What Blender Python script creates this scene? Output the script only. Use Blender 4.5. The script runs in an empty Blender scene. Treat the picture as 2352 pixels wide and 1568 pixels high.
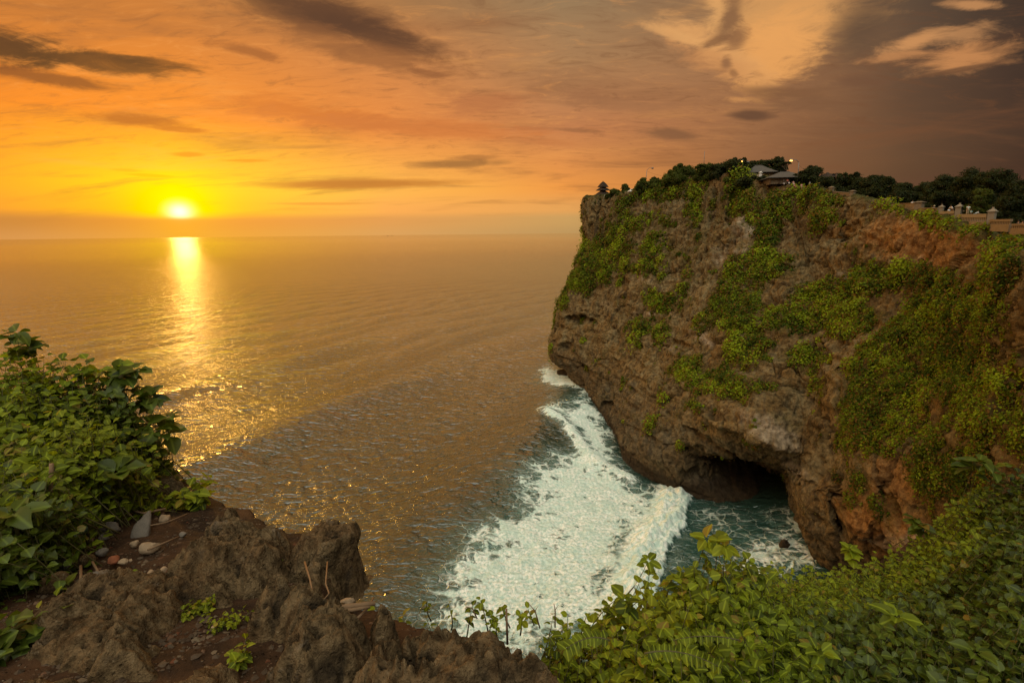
import bpy, math, random
import numpy as np
from mathutils import Vector, Matrix

random.seed(7)
RNG = np.random.default_rng(11)
R = math.radians
SC = bpy.context.scene
COL = SC.collection

# ------------------------------------------------------------------ camera
EYE = 60.0                       # metres above the sea
PITCH, ROLL = R(11.91), R(0.62)
FPX = 1176.0                     # focal length in units of a 2352 px wide frame (18 mm on 36 mm)
_F = np.array([0, math.cos(PITCH), -math.sin(PITCH)])
_U0 = np.array([0, math.sin(PITCH), math.cos(PITCH)])
_R0 = np.array([1.0, 0, 0])
CR = math.cos(ROLL) * _R0 - math.sin(ROLL) * _U0
CU = math.sin(ROLL) * _R0 + math.cos(ROLL) * _U0
CF = _F
cam_d = bpy.data.cameras.new('camera')
cam = bpy.data.objects.new('camera', cam_d)
COL.objects.link(cam)
cam.matrix_world = Matrix(((CR[0], CU[0], -CF[0], 0), (CR[1], CU[1], -CF[1], 0), (CR[2], CU[2], -CF[2], EYE), (0, 0, 0, 1)))
cam_d.lens = 18.0
cam_d.sensor_width = 36.0
cam_d.clip_start = 0.05
cam_d.clip_end = 200000
SC.camera = cam

def ray(px, py):
    d = (px - 1176) * CR + (784 - py) * CU + FPX * CF
    return d
def azel(px, py):
    d = ray(px, py)
    return math.degrees(math.atan2(d[0], d[1])), math.degrees(math.atan2(d[2], math.hypot(d[0], d[1])))
def at(px, py, Y):
    """world point seen at px,py at forward distance Y"""
    d = ray(px, py)
    return np.array([0, 0, EYE]) + d * (Y / d[1])
def at_z(px, py, z):
    d = ray(px, py)
    return np.array([0, 0, EYE]) + d * ((z - EYE) / d[2])
def project(p):
    q = np.asarray(p, float) - np.array([0, 0, EYE])
    f = q @ CF
    return 1176 + FPX * (q @ CR) / f, 784 - FPX * (q @ CU) / f

# ------------------------------------------------------------------ view
SC.view_settings.view_transform = 'Standard'
SC.view_settings.look = 'None'
SC.view_settings.exposure = 0.0
SC.view_settings.gamma = 1.0
SC.cycles.max_bounces = 5
SC.cycles.diffuse_bounces = 3
SC.cycles.glossy_bounces = 3
SC.cycles.transmission_bounces = 3
SC.cycles.transparent_max_bounces = 6
SC.cycles.sample_clamp_indirect = 3.0
SC.cycles.sample_clamp_direct = 12.0
SC.cycles.use_denoising = True

# ------------------------------------------------------------------ node helper
class E:
    """tiny expression builder over shader nodes"""
    def __init__(s, nt, sock): s.nt, s.s = nt, sock
    def _m(s, op, *a, clamp=False):
        n = s.nt.nodes.new('ShaderNodeMath'); n.operation = op; n.use_clamp = clamp
        for i, v in enumerate((s,) + a):
            if isinstance(v, E): s.nt.links.new(v.s, n.inputs[i])
            else: n.inputs[i].default_value = v
        return E(s.nt, n.outputs[0])
    def __add__(s, o): return s._m('ADD', o)
    __radd__ = __add__
    def __sub__(s, o): return s._m('SUBTRACT', o)
    def __rsub__(s, o): return (s * -1.0) + o
    def __mul__(s, o): return s._m('MULTIPLY', o)
    __rmul__ = __mul__
    def __truediv__(s, o): return s._m('DIVIDE', o)
    def __pow__(s, o): return s._m('POWER', o)
    def abs(s): return s._m('ABSOLUTE')
    def min(s, o): return s._m('MINIMUM', o)
    def max(s, o): return s._m('MAXIMUM', o)
    def clamp(s): return s._m('ADD', 0.0, clamp=True)
    def step(s, lo, hi, a=0.0, b=1.0, kind='SMOOTHSTEP'):
        n = s.nt.nodes.new('ShaderNodeMapRange'); n.interpolation_type = kind
        if lo > hi: lo, hi, a, b = hi, lo, b, a
        s.nt.links.new(s.s, n.inputs[0])
        for k, v in zip((1, 2, 3, 4), (lo, hi, a, b)): n.inputs[k].default_value = v
        return E(s.nt, n.outputs[0])
def node(nt, typ, **kw):
    n = nt.nodes.new(typ)
    for k, v in kw.items(): setattr(n, k, v)
    return n
def setin(nt, n, **kw):
    for k, v in kw.items():
        k = k.replace('_', ' ')
        if isinstance(v, E): nt.links.new(v.s, n.inputs[k])
        elif isinstance(v, bpy.types.NodeSocket): nt.links.new(v, n.inputs[k])
        else: n.inputs[k].default_value = v
    return n
def combine(nt, x, y, z):
    n = nt.nodes.new('ShaderNodeCombineXYZ')
    for i, v in enumerate((x, y, z)):
        if isinstance(v, E): nt.links.new(v.s, n.inputs[i])
        else: n.inputs[i].default_value = v
    return n.outputs[0]
def scaled(nt, vec, sc):
    n = node(nt, 'ShaderNodeMapping'); nt.links.new(vec, n.inputs['Vector']); n.inputs['Scale'].default_value = sc
    return n.outputs[0]
def noise(nt, vec, scale, detail=4.0, rough=0.55, dist=0.0, lac=2.0, typ='FBM'):
    n = node(nt, 'ShaderNodeTexNoise'); n.noise_dimensions = '3D'; n.noise_type = typ
    setin(nt, n, Vector=vec, Scale=scale, Detail=detail, Roughness=rough, Distortion=dist, Lacunarity=lac)
    return E(nt, n.outputs['Fac'])
def voro(nt, vec, scale, feature='F1', rnd=1.0):
    n = node(nt, 'ShaderNodeTexVoronoi', feature=feature)
    setin(nt, n, Vector=vec, Scale=scale, Randomness=rnd)
    return E(nt, n.outputs['Distance'])
def lin(c):
    return tuple(((v / 255) / 12.92 if v / 255 <= 0.04045 else ((v / 255 + 0.055) / 1.055) ** 2.4) for v in c)
def ramp(nt, fac, stops, ease='LINEAR'):
    n = node(nt, 'ShaderNodeValToRGB'); r = n.color_ramp; r.interpolation = ease
    while len(r.elements) < len(stops): r.elements.new(0.5)
    for e, (p, c) in zip(r.elements, sorted(stops, key=lambda q: q[0])):
        e.position = p; e.color = (*c[:3], 1)
    nt.links.new(fac.s, n.inputs[0])
    return n.outputs[0]
def mixc(nt, fac, a, b, mode='MIX'):
    n = node(nt, 'ShaderNodeMix', data_type='RGBA', blend_type=mode)
    n.clamp_factor = True
    for k, v in ((0, fac), (6, a), (7, b)):
        if isinstance(v, E): nt.links.new(v.s, n.inputs[k])
        elif isinstance(v, bpy.types.NodeSocket): nt.links.new(v, n.inputs[k])
        elif isinstance(v, (tuple, list)): n.inputs[k].default_value = (*v[:3], 1)
        else: n.inputs[k].default_value = v
    return n.outputs[2]
def attr(nt, name):
    n = node(nt, 'ShaderNodeAttribute', attribute_name=name)
    return E(nt, n.outputs['Fac'])

# ------------------------------------------------------------------ sky
W = bpy.data.worlds.new('World'); SC.world = W; W.use_nodes = True
nt = W.node_tree; nt.nodes.clear()
tc = node(nt, 'ShaderNodeTexCoord')
sep = node(nt, 'ShaderNodeSeparateXYZ'); nt.links.new(tc.outputs['Generated'], sep.inputs[0])
dx, dy, dz = (E(nt, sep.outputs[i]) for i in range(3))
AZ = dx._m('ARCTAN2', dy) * (180 / math.pi)
EL = dz._m('ARCSINE') * (180 / math.pi)
SUN_AZ, SUN_EL = azel(413, 486)

def azf(px, y=430): return (azel(px, y)[0] + 180) / 360
# colour of the evening sky by compass direction, at seven heights
XS = [0, 413, 900, 1300, 1700, 2050, 2352]
ROWS = [
 (540, [(218,152,80),(244,168,54),(220,162,92),(190,150,92),(135,95,60),(98,68,46),(66,45,34)]),
 (503, [(204,136,62),(238,156,54),(226,158,84),(203,158,94),(140,95,60),(98,68,46),(66,45,34)]),
 (482, [(246,160,48),(255,200,16),(250,172,84),(228,162,88),(146,96,60),(105,70,50),(82,51,39)]),
 (430, [(255,168,36),(255,214,14),(255,182,78),(238,152,70),(152,100,62),(100,70,48),(68,46,35)]),
 (300, [(243,134,26),(244,138,36),(230,136,60),(196,124,74),(152,103,66),(96,68,48),(62,44,35)]),
 (150, [(200,118,44),(216,126,46),(206,130,68),(172,126,82),(152,108,72),(92,70,52),(54,40,32)]),
 (0,   [(152,98,46),(180,112,50),(160,112,66),(150,120,84),(140,106,74),(86,70,54),(50,40,34)]),
]
FAR = [((170,105,60),(62,46,42)), ((170,105,60),(62,46,42)), ((190,115,60),(64,48,44)), ((190,115,60),(66,50,46)),
       ((170,110,70),(80,66,60)), ((140,105,80),(96,86,80)), ((130,112,95),(125,122,118))]
warp = noise(nt, combine(nt, AZ * 0.04, EL * 0.12, 0.0), 1.0, 4, 0.5) - 0.5
AZF = (AZ + warp * 8.0 + 180.0) / 360.0
ELW = EL + warp * 1.2 * EL.step(2, 8)
col = None
for k, ((yy, cs), (fl, fr)) in enumerate(zip(ROWS, FAR)):
    st = [(azf(x), lin(c)) for x, c in zip(XS, cs)]
    st += [(0.0, lin(fr)), (0.24, lin(fl)), (0.72, lin(fr)), (1.0, lin(fr))]
    c = ramp(nt, AZF, st, 'LINEAR')
    e1 = azel(1176, yy)[1]
    if col is None: col, e0 = c, e1
    else:
        col = mixc(nt, (ELW if k > 3 else EL).step(e0, e1, kind='SMOOTHSTEP' if k < 4 else 'LINEAR'), col, c); e0 = e1
BACK_FILL = (2.3, 2.3, 2.0)
BEHIND = (0.30, 0.27, 0.25)
# unseen over-bright gold band above the view, added so the sea reflects gold
HIGH_FILL = ramp(nt, AZF, [(0.0, lin((120, 110, 100))), (.28, (1.3, .68, .17)), (.42, (1.9, 1.05, .27)), (.54, (1.5, .88, .30)), (.62, lin((120, 105, 85))), (1.0, lin((120, 110, 100)))])
col = mixc(nt, EL.step(25, 36), col, HIGH_FILL)
col = mixc(nt, EL.step(31, 48), col, (0.34, 0.25, 0.12))
# unseen fill light added: warm patch at left for cliff, pale one overhead behind
col = mixc(nt, AZ.step(-44, -62) * AZ.step(-150, -110) * EL.step(2, 12) * EL.step(62, 35), col, (1.50, 0.92, 0.44))
hi_ = dz * 0.86 - dy * 0.51
col = mixc(nt, hi_.step(0.66, 0.90), col, BACK_FILL)  # pale patch added up behind the viewer to light the foam

# cloud textures in directions of the sky
PX = dx / (dz.max(0.0) + 0.16); PY = dy / (dz.max(0.0) + 0.16)
cv = combine(nt, PX, PY, 0.0)
wn = node(nt, 'ShaderNodeTexNoise'); setin(nt, wn, Vector=scaled(nt, cv, (1.1, 2.2, 1)), Scale=3.6, Detail=9.0, Roughness=0.66, Distortion=0.7)
wnf = E(nt, wn.outputs['Fac'])
streak = noise(nt, scaled(nt, cv, (0.8, 2.6, 1)), 1.3, 7, 0.6, 0.6)
streak2 = noise(nt, combine(nt, AZ * 0.045, EL * 0.32, 3.1), 1.0, 6, 0.58, 0.5)
inview = EL.step(0.5, 5)
col = mixc(nt, streak.step(0.48, 0.74) * inview * 0.46, col, lin((120, 76, 48)))
col = mixc(nt, streak2.step(0.54, 0.80) * EL.step(3, 9) * 0.40, col, lin((128, 78, 46)))
fine = noise(nt, scaled(nt, cv, (2.0, 5.0, 1)), 2.6, 9, 0.68, 1.2)
col = mixc(nt, fine.step(0.50, 0.70) * EL.step(4, 10) * 0.36, col, lin((112, 70, 42)))
col = mixc(nt, fine.step(0.48, 0.30) * EL.step(4, 10) * AZ.step(40, 0) * 0.22, col, lin((252, 168, 84)))
col = mixc(nt, streak2.step(0.46, 0.22) * EL.step(1, 6) * AZ.step(35, 10) * 0.32, col, lin((255, 176, 88)))

AEV = combine(nt, AZ, EL, 0.0)
wn2 = noise(nt, combine(nt, AZ * 0.22, EL * 0.62, 1.7), 1.0, 9, 0.70, 0.9)
rg1 = ((wnf - 0.5) * 2.2 + (wn2 - 0.5) * 2.4)
tex = wn2.step(0.22, 0.50, 0.72, 1.0)
def blob(px, py, rx, ry, tilt, rag=0.9, soft=0.5, amount=1.0):
    """soft ragged patch of cloud, given by where it hangs in the sky"""
    a0, e0_ = azel(px, py); t = R(tilt)
    p1 = azel(px + rx * math.cos(t), py + rx * math.sin(t)); m1 = azel(px - rx * math.cos(t), py - rx * math.sin(t)); q1 = azel(px, py - ry)
    dA, dE = (p1[0] - m1[0]) / 2, (p1[1] - m1[1]) / 2
    mp = node(nt, 'ShaderNodeMapping', vector_type='TEXTURE'); nt.links.new(AEV, mp.inputs['Vector'])
    mp.inputs['Location'].default_value = (a0, e0_, 0); mp.inputs['Rotation'].default_value = (0, 0, math.atan2(dE, dA))
    mp.inputs['Scale'].default_value = (math.hypot(dA, dE), max(0.15, abs(q1[1] - e0_)), 1)
    ln = node(nt, 'ShaderNodeVectorMath', operation='LENGTH'); nt.links.new(mp.outputs[0], ln.inputs[0])
    e = rg1._m('MULTIPLY_ADD', rag, E(nt, ln.outputs['Value']))
    return e.step(1.0 + soft * 0.55, 0.80 - soft * 0.8, 0.0, amount) * tex
DK1, DK2, DK3 = lin((74, 40, 18)), lin((84, 52, 33)), lin((186, 96, 40))
for (px, py, rx, ry, t, c, a, rag, soft) in [
    (20, 112, 160, 44, 6, DK1, .95, .8, .45), (200, 138, 240, 26, 7, DK1, .9, .8, .5), (350, 142, 120, 12, 5, DK1, .7, .8, .5),
    (110, 180, 200, 18, 9, lin((128, 66, 26)), .85, .7, .5),
    (730, 30, 210, 52, 12, DK2, .92, .5, .55), (850, 78, 190, 34, 16, DK2, .9, .5, .55), (840, 122, 240, 36, 14, lin((140, 86, 46)), .7, .9, .6),
    (560, 118, 90, 16, 12, lin((150, 84, 38)), .75, .9, .6), (985, 168, 60, 10, 14, lin((140, 84, 46)), .6, .7, .6),
    (320, 276, 120, 15, 4, lin((176, 92, 28)), .85, .6, .5), (420, 298, 60, 7, 4, lin((180, 90, 26)), .7, .6, .5),
    (720, 262, 230, 26, 8, lin((206, 112, 42)), .75, .9, .6), (960, 292, 300, 22, 4, lin((204, 116, 54)), .7, .8, .6), (1110, 240, 110, 28, -2, lin((180, 108, 62)), .6, .9, .6),
    (830, 423, 260, 12, -1, lin((196, 122, 48)), .92, .25, .5), (800, 418, 120, 13, -2, lin((186, 116, 48)), .6, .25, .5),
    (1050, 376, 120, 11, -2, lin((160, 106, 54)), .9, .4, .5), (1090, 362, 60, 7, -2, lin((166, 106, 54)), .7, .4, .5),
    (430, 355, 46, 7, 1, lin((228, 136, 24)), .8, .4, .5), (560, 369, 60, 4, 0, lin((238, 140, 26)), .7, .4, .5),
    (740, 468, 120, 3.5, 0, lin((232, 150, 60)), .7, .3, .5), (345, 403, 60, 2.5, 3, lin((236, 168, 14)), .7, .3, .5), (290, 391, 40, 2, 3, lin((240, 170, 24)), .7, .3, .5),
    (1340, 222, 70, 22, 4, lin((152, 100, 64)), .55, .9, .6), (1440, 244, 150, 20, 6, lin((152, 102, 66)), .5, .9, .6),
    (1325, 300, 60, 5, 4, lin((150, 96, 58)), .6, .5, .5), (1220, 295, 50, 5, 3, lin((186, 112, 62)), .5, .5, .5), (1240, 325, 80, 8, 3, lin((190, 114, 62)), .5, .6, .6),
    # bright anvil of high cloud
    (1790, 30, 190, 120, 0, lin((214, 154, 90)), .88, .8, .75), (1775, 125, 125, 85, -30, lin((232, 162, 90)), .9, .8, .6), (1640, 112, 150, 34, 32, lin((222, 160, 96)), .9, .8, .6), (1640, 140, 110, 30, 20, lin((200, 136, 80)), .6, .9, .6),
    (1560, 84, 90, 12, 18, lin((222, 162, 98)), .8, .7, .6), (1655, 30, 40, 44, 70, lin((226, 166, 100)), .7, .8, .6),
    (1676, 40, 24, 64, 8, lin((132, 92, 60)), .9, .9, .6), (1640, 96, 46, 15, -20, lin((134, 92, 58)), .85, 1.1, .6), (1690, 88, 30, 26, -60, lin((138, 94, 60)), .8, 1.1, .6),
    (1668, 145, 18, 16, 60, lin((136, 92, 60)), .8, .9, .6), (1685, 168, 14, 9, 40, lin((140, 94, 58)), .7, .9, .6),
    (1980, 70, 90, 70, -50, lin((96, 72, 52)), .75, .5, .7),
    (1800, 213, 110, 16, 2, lin((124, 84, 54)), .75, .8, .6), (1870, 238, 110, 20, -2, lin((122, 84, 56)), .6, .8, .6),
    (1728, 265, 58, 14, 1, lin((104, 70, 48)), .95, .4, .5), (1540, 308, 70, 14, 5, lin((122, 82, 54)), .75, .6, .6),
    (2100, 96, 105, 26, -17, lin((206, 144, 88)), .9, .8, .6), (2200, 78, 90, 30, -5, lin((190, 134, 84)), .75, .9, .7), (2200, 135, 110, 36, -6, lin((204, 138, 82)), .85, .8, .7),
    (2060, 128, 90, 12, -8, lin((186, 126, 76)), .7, .8, .6), (2235, 12, 75, 12, 4, lin((196, 138, 86)), .85, .7, .6),
    (2200, 162, 110, 7, -10, lin((104, 70, 46)), .8, .6, .5), (1985, 186, 60, 14, 0, lin((112, 76, 52)), .7, .8, .6),
]:
    col = mixc(nt, blob(px, py, rx, ry, t, rag, soft, a), col, c)

# glow round the sun, above the low bank of cloud
ddA = (AZ - SUN_AZ); ddE = EL - SUN_EL
r2 = ddA * ddA * 0.62 + ddE * ddE
above = EL.step(SUN_EL - 0.85, SUN_EL - 0.35)
core = (r2 * -2.2)._m('EXPONENT') * (above * 0.92 + 0.08)
mid = (r2 * -0.15)._m('EXPONENT') * (above * 0.75 + 0.25)
wide = (r2 * -0.014)._m('EXPONENT') * (above * 0.55 + 0.45)
def addc(nt, fac, a, c):
    v = node(nt, 'ShaderNodeVectorMath', operation='MULTIPLY_ADD')
    nt.links.new(combine(nt, fac, fac, fac), v.inputs[0]); v.inputs[1].default_value = c; nt.links.new(a, v.inputs[2])
    return v.outputs[0]
col = addc(nt, core, col, (0.8, 0.8, 0.9))
col = addc(nt, mid, col, (0.30, 0.34, -0.02))
col = addc(nt, wide, col, (0.05, 0.02, -0.01))
bg1 = node(nt, 'ShaderNodeBackground'); nt.links.new(col, bg1.inputs[0]); bg1.inputs[1].default_value = 1.0
sky = node(nt, 'ShaderNodeTexSky', sky_type='NISHITA'); sky.sun_disc = False
sky.sun_elevation = R(SUN_EL); sky.sun_rotation = R(SUN_AZ); sky.dust_density = 4.0
bg2 = node(nt, 'ShaderNodeBackground'); nt.links.new(sky.outputs[0], bg2.inputs[0]); bg2.inputs[1].default_value = 0.008
add = node(nt, 'ShaderNodeAddShader'); nt.links.new(bg1.outputs[0], add.inputs[0]); nt.links.new(bg2.outputs[0], add.inputs[1])
out = node(nt, 'ShaderNodeOutputWorld'); nt.links.new(add.outputs[0], out.inputs[0])
W.cycles.sampling_method = 'MANUAL'; W.cycles.sample_map_resolution = 512

# ------------------------------------------------------------------ sun
sd = bpy.data.lights.new('sun', 'SUN'); so = bpy.data.objects.new('sun', sd); COL.objects.link(so)
sd.energy = 0.8; sd.angle = R(1.8); sd.color = (1.0, 0.50, 0.10)
sdir = Vector((math.sin(R(SUN_AZ)) * math.cos(R(6.0)), math.cos(R(SUN_AZ)) * math.cos(R(6.0)), math.sin(R(6.0))))
so.rotation_euler = sdir.to_track_quat('Z', 'Y').to_euler()
so.location = (0, 0, 200)

# ------------------------------------------------------------------ helpers
def tag(o, label=None, cat=None, group=None, kind=None):
    if label: o['label'] = label
    if cat: o['category'] = cat
    if group: o['group'] = group
    if kind: o['kind'] = kind
    return o
def empty(name, loc, label, cat, group=None):
    o = bpy.data.objects.new(name, None); COL.objects.link(o); o.location = tuple(loc); o.empty_display_size = 0.2
    return tag(o, label, cat, group)
def mesh_obj(name, verts, faces, mat, parent=None, smooth=True, attrs=None, loc=None):
    """faces: int array (n,3|4), or list of lists of mixed polygons. verts are in world space; loc moves the origin"""
    verts = np.asarray(verts, dtype=np.float32).reshape(-1, 3)
    org = np.zeros(3, dtype=np.float32)
    if parent is not None: org = np.array(parent_origin(parent), dtype=np.float32)
    elif loc is not None: org = np.array(loc, dtype=np.float32)
    me = bpy.data.meshes.new(name)
    v = verts - org
    if isinstance(faces, np.ndarray):
        k = faces.shape[1]; n = len(faces)
        me.vertices.add(len(v)); me.vertices.foreach_set('co', v.ravel())
        me.loops.add(n * k); me.loops.foreach_set('vertex_index', faces.ravel().astype(np.int32))
        me.polygons.add(n); me.polygons.foreach_set('loop_start', np.arange(0, n * k, k, dtype=np.int32))
        me.update(calc_edges=True)
    else:
        me.from_pydata([tuple(map(float, q)) for q in v], [], faces)
    me.polygons.foreach_set('use_smooth', [bool(smooth)] * len(me.polygons))
    for k_, a in (attrs or {}).items():
        at_ = me.attributes.new(k_, 'FLOAT', 'POINT'); at_.data.foreach_set('value', np.asarray(a, dtype=np.float32).ravel())
    me.validate(); me.update()
    if mat: me.materials.append(mat)
    o = bpy.data.objects.new(name, me); COL.objects.link(o)
    if parent is not None: o.parent = parent
    elif loc is not None: o.location = tuple(loc)
    return o
def parent_origin(p):
    t = np.zeros(3)
    while p is not None: t = t + np.array(p.location); p = p.parent
    return t
_oldmo = mesh_obj
def grid_faces(nu, nv):
    i = np.arange(nu - 1)[:, None] * nv + np.arange(nv - 1)[None, :]
    i = i.ravel()
    return np.stack([i, i + nv, i + nv + 1, i + 1], 1)
class MB:
    """collects simple solids into one mesh"""
    def __init__(s): s.v = []; s.f = []; s.n = 0
    def add(s, v, f):
        v = np.asarray(v, float); s.v.append(v)
        s.f += [[int(i) + s.n for i in q] for q in f]; s.n += len(v); return s
    def prism(s, poly0, poly1):
        n = len(poly0)
        return s.add(np.vstack([poly0, poly1]), [list(range(n))[::-1], list(range(n, 2 * n))] + [[i, (i + 1) % n, n + (i + 1) % n, n + i] for i in range(n)])
    def box(s, c, size, rz=0.0, taper=1.0):
        c = np.asarray(c, float); hx, hy, hz = np.asarray(size, float) / 2
        ca, sa = math.cos(rz), math.sin(rz)
        def P(k, z): return np.array([[c[0] + x * ca - y * sa, c[1] + x * sa + y * ca, c[2] + z] for x, y in ((-hx*k, -hy*k), (hx*k, -hy*k), (hx*k, hy*k), (-hx*k, hy*k))])
        return s.prism(P(1, -hz), P(taper, hz))
    def tube(s, pts, rad, n=8):
        pts = [np.asarray(p, float) for p in pts]
        rad = [rad] * len(pts) if np.isscalar(rad) else rad
        rings = []
        for i, p in enumerate(pts):
            t = pts[min(i + 1, len(pts) - 1)] - pts[max(i - 1, 0)]
            t = t / (np.linalg.norm(t) + 1e-9)
            a = np.cross(t, (0, 0, 1) if abs(t[2]) < 0.9 else (1, 0, 0)); a /= np.linalg.norm(a); b = np.cross(t, a)
            ang = np.arange(n) * 2 * math.pi / n
            rings.append(p + rad[i] * (np.cos(ang)[:, None] * a + np.sin(ang)[:, None] * b))
        V = np.vstack(rings); F = []
        for i in range(len(pts) - 1):
            for k in range(n):
                F.append([i*n+k, i*n+(k+1) % n, (i+1)*n+(k+1) % n, (i+1)*n+k])
        F += [list(range(n))[::-1], list(range((len(pts)-1)*n, len(pts)*n))]
        return s.add(V, F)
    def build(s, name, mat, parent=None, smooth=False, loc=None):
        return mesh_obj(name, np.vstack(s.v), s.f, mat, parent, smooth, loc=loc)

# gradient noise in numpy
_perm = RNG.permutation(256).astype(np.int64); _perm = np.concatenate([_perm, _perm, _perm])
_grad = RNG.normal(size=(256, 3)); _grad /= np.linalg.norm(_grad, axis=1)[:, None]
def perlin(p):
    p = np.asarray(p, dtype=np.float64)
    i = np.floor(p).astype(np.int64); f = p - i; i &= 255
    u = f * f * f * (f * (f * 6 - 15) + 10)
    res = 0.0
    for a in (0, 1):
        for b in (0, 1):
            for c in (0, 1):
                h = _perm[_perm[_perm[i[..., 0] + a] + i[..., 1] + b] + i[..., 2] + c]
                g = _grad[h]
                d = (f[..., 0] - a) * g[..., 0] + (f[..., 1] - b) * g[..., 1] + (f[..., 2] - c) * g[..., 2]
                w = (u[..., 0] if a else 1 - u[..., 0]) * (u[..., 1] if b else 1 - u[..., 1]) * (u[..., 2] if c else 1 - u[..., 2])
                res = res + d * w
    return res * 1.5
def fbm(p, oct=4, gain=0.5, ridge=False, off=0.0):
    s, a, q, tot = 0.0, 1.0, np.asarray(p, float) + off, 0.0
    for _ in range(oct):
        n = perlin(q)
        if ridge: n = 1 - 2 * np.abs(n)
        s = s + a * n; tot += a; a *= gain; q = q * 2.03 + 17.1
    return s / tot
def worley(p, seed=0):
    """nearest, second nearest feature distance and a random value per cell"""
    p = np.asarray(p, float); d3 = p.shape[1]; ip = np.floor(p).astype(np.int64)
    f1 = np.full(len(p), 9.0); f2 = np.full(len(p), 9.0); rv = np.zeros(len(p))
    import itertools
    for off in itertools.product((-1, 0, 1), repeat=d3):
        c = ip + np.array(off); k = np.full(len(p), seed, dtype=np.int64)
        for a in range(d3): k = _perm[(k + c[:, a]) & 255]
        jit = np.stack([_perm[k + 37 * (a + 1)] / 255.0 for a in range(d3)], 1)
        dd = np.sqrt((((c + jit) - p) ** 2).sum(1)); near_ = dd < f1
        f2 = np.where(near_, f1, np.minimum(f2, dd)); rv = np.where(near_, _perm[k + 111] / 255.0, rv); f1 = np.minimum(f1, dd)
    return f1, f2, rv
def smooth(x, lo, hi):
    t = np.clip((x - lo) / (hi - lo), 0, 1); return t * t * (3 - 2 * t)
def cr_interp(P, T):
    """Catmull-Rom along axis 0 of P at parameters T (in index units)"""
    n = len(P); i = np.clip(np.floor(T).astype(int), 0, n - 2); t = (T - i)
    g = lambda k: P[np.clip(k, 0, n - 1)]
    sh = (-1,) + (1,) * (P.ndim - 1); t = t.reshape(sh)
    p0, p1, p2, p3 = g(i - 1), g(i), g(i + 1), g(i + 2)
    p0 = np.where((i - 1 < 0).reshape(sh), 2 * p1 - p2, p0); p3 = np.where((i + 2 > n - 1).reshape(sh), 2 * p2 - p1, p3)
    return 0.5 * ((2 * p1) + (-p0 + p2) * t + (2 * p0 - 5 * p1 + 4 * p2 - p3) * t**2 + (-p0 + 3 * p1 - 3 * p2 + p3) * t**3)

# ------------------------------------------------------------------ materials
def new_mat(name):
    m = bpy.data.materials.new(name); m.use_nodes = True; nt = m.node_tree; nt.nodes.clear()
    o = node(nt, 'ShaderNodeOutputMaterial')
    return m, nt, o
def simple(name, c, rough=0.85, var=0.25, scale=3.0, bump=0.3, spec=0.2, dist=0.02, metal=0.0):
    m, nt, o = new_mat(name)
    tcn = node(nt, 'ShaderNodeTexCoord'); v = tcn.outputs['Object']
    n = noise(nt, v, scale, 6, 0.6)
    cc = mixc(nt, n, tuple(x * (1 - var) for x in c), tuple(min(1, x * (1 + var)) for x in c))
    b = node(nt, 'ShaderNodeBsdfPrincipled'); setin(nt, b, Base_Color=cc, Roughness=rough, Specular_IOR_Level=spec, Metallic=metal)
    bp = node(nt, 'ShaderNodeBump'); setin(nt, bp, Height=noise(nt, v, scale * 4, 5, 0.6), Strength=bump, Distance=dist)
    nt.links.new(bp.outputs[0], b.inputs['Normal']); nt.links.new(b.outputs[0], o.inputs[0])
    return m
# ------------------------------------------------------------------ the sea
def seapt(px, py):
    p = at_z(px, py, 0.0); return p[:2]
def poly(pts): return np.array([seapt(*p) for p in pts])
FOAM_BIG = poly([(955,1380),(975,1320),(1015,1268),(1055,1215),(1150,1165),(1160,1100),(1215,1060),(1260,1035),(1330,1020),(1300,985),(1240,950),(1262,925),(1330,905),(1270,892),(1232,872),(1228,845),(1262,828),(1290,850),
                 (1340,872),(1372,930),(1412,975),(1425,1010),(1460,1060),(1500,1085),(1545,1095),(1578,1118),(1560,1160),(1560,1190),(1528,1225),(1510,1260),(1505,1310),(1480,1370),(1460,1430),(1400,1500),(1200,1560),(970,1520),(930,1430)])
HOLE = poly([(1262,905),(1310,898),(1345,915),(1340,945),(1300,960),(1262,948)])
INNER = poly([(1578,1118),(1700,1155),(1860,1172),(1890,1290),(1700,1420),(1460,1430),(1505,1310),(1528,1225)])
TRAIL = poly([(1660,1300),(1700,1240),(1760,1200),(1830,1170),(1880,1200),(1885,1300),(1800,1320),(1700,1340)])
FRONT = poly([(1578,1118),(1566,1150),(1568,1180),(1545,1205),(1530,1228),(1512,1255),(1512,1285),(1500,1318),(1490,1350),(1470,1400),(1450,1450)])
WAVE2 = poly([(1245,955),(1300,985),(1335,1022),(1380,1062),(1440,1085)])
def sd_poly(P, Q):
    """signed distance to polygon, negative inside"""
    d = np.full(len(P), 1e9); inside = np.zeros(len(P), bool)
    for a, b in zip(Q, np.roll(Q, -1, 0)):
        e = b - a; w = P - a
        t = np.clip((w @ e) / (e @ e), 0, 1)
        d = np.minimum(d, np.linalg.norm(w - t[:, None] * e, axis=1))
        c = ((a[1] > P[:, 1]) != (b[1] > P[:, 1])) & (P[:, 0] < (b[0] - a[0]) * (P[:, 1] - a[1]) / (b[1] - a[1] + 1e-12) + a[0])
        inside ^= c
    return np.where(inside, -d, d)
def d_line(P, L):
    d = np.full(len(P), 1e9)
    for a, b in zip(L[:-1], L[1:]):
        e = b - a; w = P - a; t = np.clip((w @ e) / (e @ e), 0, 1)
        d = np.minimum(d, np.linalg.norm(w - t[:, None] * e, axis=1))
    return d

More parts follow.
